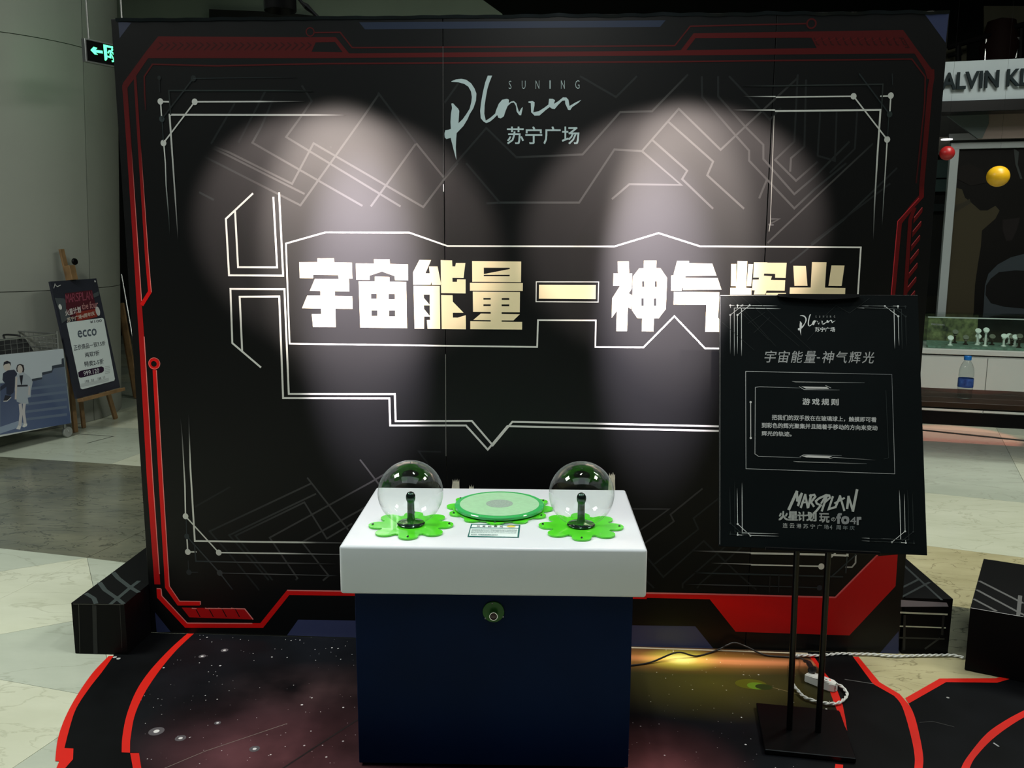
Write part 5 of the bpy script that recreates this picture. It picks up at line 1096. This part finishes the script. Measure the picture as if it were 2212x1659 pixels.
# ================================================================== RIGHT: SHOP
th = R(-12.5); SUx = np.array([math.cos(th), math.sin(th), 0.0]); SNx = np.array([-math.sin(th), math.cos(th), 0.0]); SP0 = np.array(fl(1992, 915))
class Shop:
    def __init__(self, off): self.off = off
    def m(self, x, y):
        O = SP0+SNx*self.off; p = hit(x, y, O, SNx)-O; return float(np.dot(p, SUx)), float(p[2])
def W3(u, v, z): return Vector(SP0 + SUx*u + SNx*v) + Vector((0, 0, z))
ROT = (0, 0, th)
def sb3(u0, u1, v0, v1, z0, z1, name, m, parent=None, bev=0.0, T=None):
    mb = MB(); c = W3((u0+u1)/2, (v0+v1)/2, (z0+z1)/2); mb.box(c, (abs(u1-u0), abs(v1-v0), abs(z1-z0)), rot=ROT, bev=bev); o = mb.build(name, m, parent)
    if parent is not None: o.data.transform(Matrix.Translation(-Vector(parent.location)))
    return o
wl = mat('shop_white', (.50, .52, .50), .5, noise=(1, .03)); wl2 = mat('shop_side', (.38, .41, .42), .5, noise=(1, .03))
s0 = Shop(0)
zc1 = s0.m(1992, 753)[1]; zc0 = s0.m(1992, 766.7)[1]; zk = s0.m(1992, 888)[1]; UE = 2.6; US = -.35
dc = tag(empty('display_counter', tuple(W3(0, 0, 0))), 'low white shop counter with flat doors behind the bench', 'counter')
sb3(US, UE, .02, .62, zk, zc0, 'carcass', wl, dc); sb3(US-.0, UE, -.0, .64, zc0+.012, zc1, 'counter_top', wl, dc, .003); sb3(US+.02, UE, .0, .60, .001, zk-.002, 'plinth', M['black'], dc)
useam = s0.m(2131, 810)[0]; xs = [US+.0, useam-.62*1.0, useam, useam+.62*1, useam+1.24, UE]
xs = [US, useam, useam+.70, useam+1.4, UE]
for a, b in zip(xs, xs[1:]):
    if b-a > .05: sb3(a+.003, b-.003, .003, .019, zk+.01, zc0-.012, 'door', wl, dc, .001)
# glass case on the counter
zg = s0.m(2012, 685.5)[1]; ug = s0.m(2003, 740)[0]
gc = tag(empty('glass_case', tuple(W3(0, 0, zc1))), 'glass display case of watches on the white counter', 'display case')
def pane(u0, u1, v0, v1, z0, z1): return sb3(u0, u1, v0, v1, z0, z1, 'glass_pane', M['cglass'], gc)
pane(ug, UE, .04, .045, zc1+.004, zg); pane(ug, UE, .56, .565, zc1+.004, zg); pane(ug, ug+.005, .046, .559, zc1+.004, zg); pane(UE-.005, UE, .046, .559, zc1+.004, zg); pane(ug-.004, UE+.004, .036, .569, zg+.001, zg+.007)
sb3(ug-.004, UE, .034, .042, zg-.006, zg+.004, 'edge_trim', mat('glass_edge', (.35, .45, .42), .3), gc); sb3(ug+.02, UE-.02, .07, .54, zc1+.002, zc1+.02, 'display_base', mat('green_cloth', (.10, .18, .15), .7, noise=(30, .4)), gc)
sb3(ug+.01, UE-.01, .535, .55, zc1+.021, zg-.01, 'backdrop_print', mat('leafy_print', (.035, .06, .02), .7, noise=(18, .8, (.22, .24, .10))), gc)
uu = s0.m(2143, 720)[0]; sb3(uu, UE-.02, .522, .534, zc1+.022, zg-.012, 'dark_print_panel', mat('dark_case_print', (.006, .008, .007), .6, spec=.1, noise=(14, .6)), gc)
P = Print(W3(0, .034, 0), SUx, (0, 0, 1), -SNx, off=.006)
P.text('SWISS', C(1960, 660, 5.53, [(290, 160), (400, 165), (400, 188), (290, 183)]), (.35, .4, .4)) if False else None
P.text('PRECISION', C(1960, 660, 5.53, [(285, 212), (440, 222), (440, 240), (285, 232)]), (.30, .34, .36)); P.build('case_lettering', gc, M4=Matrix.Translation(-Vector(gc.location)))
wc = lambda p: C(1960, 660, 5.53, p)
rs = random.Random(11)
for i, (x, y, sm) in enumerate(((518, 385, 0), (575, 315, 1), (848, 300, 0), (945, 292, 0), (850, 368, 0), (1018, 370, 1), (1158, 365, 0), (1220, 360, 0), (1252, 372, 1), (1292, 375, 0), (1345, 365, 1), (935, 410, 1), (700, 380, 1))):
    v = .14+.3*((i*37) % 10)/10; sh_ = Shop(v); u, z_ = sh_.m(*wc([(x, y)])[0]); z_ = max(z_, zc1+.06)
    c = W3(u, v, 0); base = W3(u, v, zc1+.021)
    t = tag(empty('watch_stand', tuple(base)), ['pale round watch on a short stand, %s', 'small dark watch on a stand, %s'][sm] % ['leftmost in the glass case', 'second from the left in the case, high up', 'upper left of the pair of high white dials', 'upper right of the pair of high white dials', 'just below the left high white dial', 'middle of the case before the dark print', 'left of the bright row at the right', 'second of the bright row at the right', 'third of the bright row at the right', 'fourth of the bright row at the right', 'last of the bright row at the right', 'between middle dials, low down', 'dark spot left of the centre dials'][i], 'watch', 'watches in the glass case')
    hz = z_-(zc1+.021); mb = MB(); mb.lathe([(.022, 0), (.022, .006), (.010, .012), (.009, hz-.03), (.018, hz-.022), (.018, hz-.016)], n=12); mb.build('stand', M['white_plastic'] if not sm else M['black'], t, smooth=True)
    mb = MB(); Mx = Matrix.Translation((0, 0, hz)) @ Matrix.Rotation(th, 4, 'Z') @ Matrix.Rotation(R(50), 4, 'X'); mb.lathe([(.0, -.004), (.024, -.004), (.026, 0), (.024, .004), (0, .0045)], n=18, M=Mx); mb.box((0, 0, hz-.012), (.014, .006, .045), rot=(R(-30), 0, th)); mb.build('watch_face', M['white_plastic'] if not sm else mat('dim_dial', (.12, .12, .09), .4), t, smooth=True)
# dark panel frame with poster behind
s1 = Shop(1.0)
z_b = .9; pf = tag(empty('framed_poster', tuple(W3(0, 1.0, 0))), 'tall grey framed shop poster of a dark profile, behind the glass case', 'poster')
fl_m = mat('grey_frame', (.30, .33, .34), .45, noise=(2, .05)); ua = s1.m(2033, 560)[0]; ub = s1.m(2046, 560)[0]; zt1 = s1.m(2100, 322)[1]; zt0 = s1.m(2100, 308)[1]
sb3(ua, ua+.075, .97, 1.05, .3, zt1, 'frame_post', fl_m, pf, .003); sb3(ua, 4.2, .97, 1.05, zt1, zt0+.0, 'frame_rail', fl_m, pf, .003); sb3(ua+.075, 4.2, 1.0, 1.03, .3, zt1, 'poster_panel', mat('dark_print', (.004, .0036, .0034), .5, spec=.1, noise=(1.5, .4)), pf)
P = Print(W3(0, 1.0, 0), SUx, (0, 0, 1), -SNx, off=.002, step=.0004); cv = lambda p: C(1940, 280, 3.949, p)
bg_ = (.036, .030, .017)
P.poly(cv([(455, 485), (545, 510), (570, 580), (620, 620), (700, 690), (760, 690), (830, 650), (865, 690), (830, 760), (715, 860), (705, 1000), (680, 1150), (655, 1330), (640, 1650), (350, 1650), (400, 1050)]), bg_)
P.poly(cv([(440, 660), (560, 620), (610, 590), (620, 625), (500, 700), (436, 720)]), (.025, .022, .015)); P.poly(cv([(1200, 1040), (1074, 1060), (960, 1090), (850, 1150), (770, 1230), (740, 1330), (730, 1500), (720, 1650), (1200, 1650)]), (.030, .038, .045))
P.poly(cv([(790, 1270), (860, 1215), (1000, 1200), (1200, 1210), (1200, 1540), (900, 1510), (790, 1480), (745, 1410), (750, 1330)]), (.003, .003, .003)); P.poly(cv([(890, 770), (1040, 750), (1010, 860), (970, 945), (920, 950), (890, 860)]), (.009, .007, .007))
P.poly(cv([(985, 160), (1030, 190), (1020, 300), (1060, 420), (1040, 420), (1000, 300)]), (.03, .035, .035)); P.poly(cv([(480, 330), (600, 290), (720, 340), (760, 450), (620, 480), (500, 420)]), (.006, .0045, .004))
P.build('poster_print', pf, mt=M['ink_matt'], M4=Matrix.Translation(-Vector(pf.location)))
# hidden bay behind the frame
sh_ = Shop(1.8); ob = tag(empty('shelf_bay', tuple(W3(0, 1.8, 0))), 'dim teal wall shelf seen in the slot left of the grey poster frame', 'shelf')
def pxr(s_, x0, x1, y0, y1): a = s_.m(x0, y1); b = s_.m(x1, y0); return a[0], b[0], a[1], b[1]
for (x0, x1, y0, y1), c_ in (((2018, 2050, 345, 384), (.06, .10, .10)), ((2018, 2050, 387, 414), (.055, .095, .095)), ((2018, 2050, 440, 456), (.02, .028, .03)), ((1990, 2040, 640, 690), (.02, .02, .015))):
    u0, u1, z0, z1 = pxr(sh_, x0, x1, y0, y1); sb3(u0-.2, u1, 1.8, 1.84, z0, z1, 'shelf_panel', mat('teal_panel', c_, .4), ob)
u0, u1, z0, z1 = pxr(sh_, 2000, 2052, 296, 335); sb3(u0-.2, u1, 1.78, 1.84, z0, z1, 'shelf_panel', mat('pinkish_panel', (.22, .19, .18), .5), ob)
sb3(-2.5, 5.0, 1.9, 2.0, 0.001, 3.35, 'wall_right', M['wall2']).__setitem__('kind', 'structure')
# fascia
s2_ = Shop(.6); fa = tag(empty('shop_fascia', tuple(W3(0, .6, 2.8))), 'white shop fascia with dark raised capital letters, upper right', 'shop sign')
a = s2_.m(2037, 221); b = s2_.m(2046, 135); c = s2_.m(2212, 212); d = s2_.m(2212, 124); zf0 = (a[1]+c[1])/2; zf1 = (b[1]+d[1])/2; uf = s2_.m(1990, 180)[0]
sb3(uf, 4.2, .6, .72, zf0, zf1, 'fascia_panel', mat('fascia_white', (.42, .48, .52), .5, noise=(3, .05)), fa, .003); sb3(uf-.02, 4.2, .56, .80, zf0-.10, zf0-.002, 'lower_trim', M['black_gloss'], fa, .004)
def raised(txt, quad, name, parent, sh0, depth, m, T):
    vs, fs = text_mesh(txt, .02); xs = [v[0] for v in vs]; ys = [v[1] for v in vs]; x0, x1, y0, y1 = min(xs), max(xs), min(ys), max(ys); q = [np.array(sh0.m(*p)) for p in quad]
    bm = bmesh.new(); F = []; O = SP0+SNx*sh0.off
    for v in vs:
        a = (v[0]-x0)/(x1-x0); b_ = (v[1]-y0)/(y1-y0); p = (q[0]*(1-a)+q[1]*a)*b_ + (q[3]*(1-a)+q[2]*a)*(1-b_); F.append(bm.verts.new(O+SUx*p[0]+np.array([0, 0, p[1]])))
    fc = [bm.faces.new([F[i] for i in f]) for f in fs if len(set(f)) > 2]
    r = bmesh.ops.extrude_face_region(bm, geom=fc); bmesh.ops.translate(bm, verts=[g_ for g_ in r['geom'] if isinstance(g_, bmesh.types.BMVert)], vec=Vector(-SNx*depth))
    bmesh.ops.recalc_face_normals(bm, faces=bm.faces); me = bpy.data.meshes.new(name); bm.to_mesh(me); bm.free(); me.materials.append(m); me.transform(T); o = bpy.data.objects.new(name, me); COL.objects.link(o); o.parent = parent; return o
lm = mat('letter_dark', (.010, .018, .022), .5, spec=.1); Tf = Matrix.Translation(-Vector(fa.location))
s2f = Shop(.58); cF = lambda p: C(1980, 0, 4.879, p)
raised('ALVIN', cF([(262, 775), (868, 740), (858, 925), (250, 955)]), 'letters', fa, s2f, .03, lm, Tf); raised('KLEIN', cF([(950, 735), (1520, 705), (1510, 885), (938, 915)]), 'letters', fa, s2f, .03, lm, Tf); raised('C', cF([(130, 785), (245, 778), (235, 958), (115, 965)]), 'letters', fa, s2f, .03, lm, Tf)
# header between fascia and frame
s3 = Shop(.9); zz = s3.m(2120, 300)[1]; hp = tag(empty('shop_header', tuple(W3(0, .9, zz))), 'shop header with a grey bulkhead, partly coloured as if lit pink, below the fascia', 'bulkhead')
u0 = s3.m(2115, 270)[0]; zhi = zf0-.02
sb3(u0, 4.2, .9, .96, zz, zhi+.3, 'pink_lit_panel', mat('pink_lit_wall', (.26, .20, .18), .6, noise=(2, .1)), hp);  # pink light on the soffit is put into this panel's colour
mb = MB(); q = [s3.m(*p) for p in cF([(290, 1195), (660, 1150), (760, 1150), (760, 1300), (690, 1460), (640, 1460)])]; q += []
mb.prism([q], SP0+SNx*.93, SUx, (0, 0, 1), -SNx, .035); o = mb.build('grey_panel', mat('grey_green_wall', (.09, .115, .115), .6, noise=(2, .1)), hp); o.data.transform(Matrix.Translation(-Vector(hp.location)))
u0 = s3.m(2050, 300)[0]; sb3(u0, s3.m(2112, 300)[0], .91, .95, s3.m(2080, 302)[1], s3.m(2080, 288)[1], 'grey_sill', mat('grey_sill', (.07, .08, .08), .4), hp)
for x, y in cF([(392, 1412), (880, 1075)]):
    sx = Shop(.55); u, z_ = sx.m(x, y); o = MB(); o.lathe([(.0, 0), (.05, 0), (.05, .01), (.04, .012), (0, .012)], tuple(W3(u, .66 if y < 250 else .86, z_-.02)), n=16); o = o.build('downlight', mat('lamp_disc', (.6, .6, .6), .4, emit=((1, 1, .95), 1.2)), hp, smooth=True); o.data.transform(Matrix.Translation(-Vector(hp.location)))
# upper floor behind the fascia
s4 = Shop(2.6); ur = tag(empty('upper_railing', tuple(W3(0, 2.6, 3.4))), 'dark upper floor railing with two bright posts above the fascia', 'railing')
Tu = Matrix.Translation(-Vector(ur.location))
def up(x, y): u, z_ = s4.m(x, y); return W3(u, 2.6, z_)
for (x0_, y0_, x1_, y1_, r_, n_, mm) in ((722, 640, 738, 400, .012, 'bright_post', 'chrome'), (1048, 610, 1065, 395, .014, 'bright_post', 'chrome'), (330, 500, 860, 350, .03, 'handrail', 'black'), (860, 330, 1400, 190, .03, 'handrail', 'black'), (330, 590, 480, 560, .02, 'handrail', 'black'), (440, 640, 440, 460, .03, 'post', 'black'), (1100, 620, 1110, 300, .03, 'post', 'black')):
    mb = MB(); mb.tube([up(*cF([(x0_, y0_)])[0]), up(*cF([(x1_, y1_)])[0])], r_, 8); o = mb.build(n_, M[mm], ur, smooth=True); o.data.transform(Tu)
q = [s4.m(*p) for p in cF([(330, 700), (330, 470), (580, 400), (580, 700)])]; mb = MB(); mb.prism([q], SP0+SNx*2.9, SUx, (0, 0, 1), -SNx, .05); o = mb.build('lit_wall', M['olive'], ur); o.data.transform(Tu)
q = [s4.m(*p) for p in cF([(770, 700), (770, 0), (1500, 0), (1500, 700)])]; mb = MB(); mb.prism([q], SP0+SNx*2.9, SUx, (0, 0, 1), -SNx, .05); o = mb.build('lit_wall', M['olive'], ur); o.data.transform(Tu)
u_, z_ = s4.m(*cF([(900, 470)])[0]); mb = MB(); mb.lathe([(0, -.3), (.16, -.28), (.2, 0), (.14, .26), (0, .3)], tuple(W3(u_, 2.7, z_)), n=16); o = mb.build('dark_planter', mat('dim_red', (.010, .003, .0025), .7, spec=.1), ur, smooth=True); o.data.transform(Tu)

# bench with the water bottle, in front of the counter
def plane_z(x, y, z): return np.array(fl(x, y, z))
zs_ = .45; A1 = plane_z(1990, 865.5, zs_); B1 = plane_z(2212, 876, zs_); bu = Vector(B1-A1); bu.z = 0; bu.normalize(); bn = Vector((-bu.y, bu.x, 0))
A2 = plane_z(1990, 836, zs_); depth = abs((Vector(A2)-Vector(A1)).dot(bn)); 
bnc = tag(empty('bench', tuple(A1)), 'long dark brown wooden bench in front of the white counter', 'bench'); bT = Matrix.Translation(-Vector(A1)); bnc.location.z = 0; bT = Matrix.Translation((-A1[0], -A1[1], 0))
wd_ = mat('dark_wood', (.020, .009, .005), .45, spec=.2, noise=(6, .4)); L0, L1 = -1.6, 2.4
def bq(u, v, z): return Vector((A1[0], A1[1], 0))+bu*u+bn*v+Vector((0, 0, z))
rotb = (0, 0, math.atan2(bu.y, bu.x))
for i in range(3):
    v0 = depth*i/3; mb = MB(); mb.box(bq((L0+L1)/2, v0+depth/6, zs_-.022), (L1-L0, depth/3-.003, .04), rot=rotb, bev=.003); o = mb.build('plank', wd_, bnc); o.data.transform(bT)
mb = MB(); mb.box(bq((L0+L1)/2, .03, zs_-.0485), (L1-L0-.02, .03, .012), rot=rotb); mb.box(bq((L0+L1)/2, depth-.03, zs_-.0485), (L1-L0-.02, .03, .012), rot=rotb); o = mb.build('under_frame', M['black'], bnc); o.data.transform(bT)
for u in (L0+.15, L1-.15):
    for v in (.05, depth-.05): mb = MB(); mb.box(bq(u, v, (zs_-.055)/2+.001), (.05, .05, zs_-.055), rot=rotb); o = mb.build('leg', M['black'], bnc); o.data.transform(bT)
bp = Vector(fl(2083, 860, zs_)); bs = 90.0*np.dot(np.array(bp)-CAM, AF)/FPX/.98
bt = tag(empty('water_bottle', (bp.x, bp.y, zs_+.0)), 'clear plastic water bottle with blue cap and blue label on the bench', 'bottle')
prof = [(.0, 0), (.115, 0), (.15, .02), (.158, .06), (.150, .09), (.160, .13), (.150, .17), (.162, .21), (.166, .28), (.166, .46), (.158, .50), (.166, .54), (.164, .62), (.150, .72), (.118, .81), (.078, .875), (.068, .90), (.068, .93)]
MB().lathe([(r*bs*1.0, z_*bs) for r, z_ in prof], n=28, cap=False).build('bottle_body', glass_mat('bottle_plastic', (.86, .90, .90), 1.35, .05), bt, smooth=True)
MB().lathe([(.168*bs, .27*bs), (.1695*bs, .28*bs), (.1695*bs, .47*bs), (.168*bs, .48*bs)], n=28, cap=False).build('bottle_label', mat('blue_label', (.01, .035, .25), .4, noise=(30, .5, (.05, .12, .4))), bt, smooth=True, label='blue paper label')
MB().lathe([(.076*bs, .905*bs), (.082*bs, .91*bs), (.082*bs, .99*bs), (.074*bs, 1.0*bs), (0, 1.0*bs)], n=24).build('bottle_cap', mat('blue_cap', (.005, .12, .42), .35), bt, smooth=True, label='bright blue cap')
# hanging coloured balls
for px, py, r_, cl_, lb_, Y in ((2156, 381, 23, (.75, .42, .01), 'yellow ball hanging on a thread in front of the dark shop poster', 2.6), (2046, 331, 15.5, (.35, .012, .014), 'red ball hanging on a thread beside the shop frame corner', 3.0)):
    c = Vector(at(px, py, Y)); rad = r_*np.dot(np.array(c)-CAM, AF)/FPX
    t = tag(empty('hanging_ball', tuple(c)), lb_, 'ball'); mb = MB(); mb.lathe([(rad*1.0*math.cos(a), rad*.96*math.sin(a)) for a in [R(-90+180*i/20) for i in range(21)]], n=32, cap=False); mb.build('ball', mat('ball_plastic', cl_, .35), t, smooth=True)
    MB().tube([(0, 0, rad*.9), (0, 0, 5.39-c.z)], .0005, 4).build('thread', M['black'], t)

# ceiling items over the board
c = Vector(at(605.5, 24, 1.6)); rad = 34.5*np.dot(np.array(c)-CAM, AF)/FPX
pd = tag(empty('pendant_lamp', tuple(c)), 'black cylinder pendant lamp above the top left of the board', 'lamp')
MB().lathe([(rad*.8, .03), (rad*.98, 0), (rad, .004), (rad, .42), (rad*.9, .43), (0, .43)], n=36).build('lamp_shade', M['black'], pd, smooth=True); MB().tube([(0, 0, .43), (0, 0, 5.39-c.z)], .008, 8).build('rod', M['black'], pd)
mb = MB(); mb.tube([at(640, -10, .06), at(652, 6, .06), at(662, 14, .06), at(676, 27, .06), at(693, 44, .06)], [.006, .006, .011, .007, .007], 8); o = mb.build('support_rod', M['black']); tag(o, 'thin black angled rod rising from the board top beside the pendant lamp', 'rod')
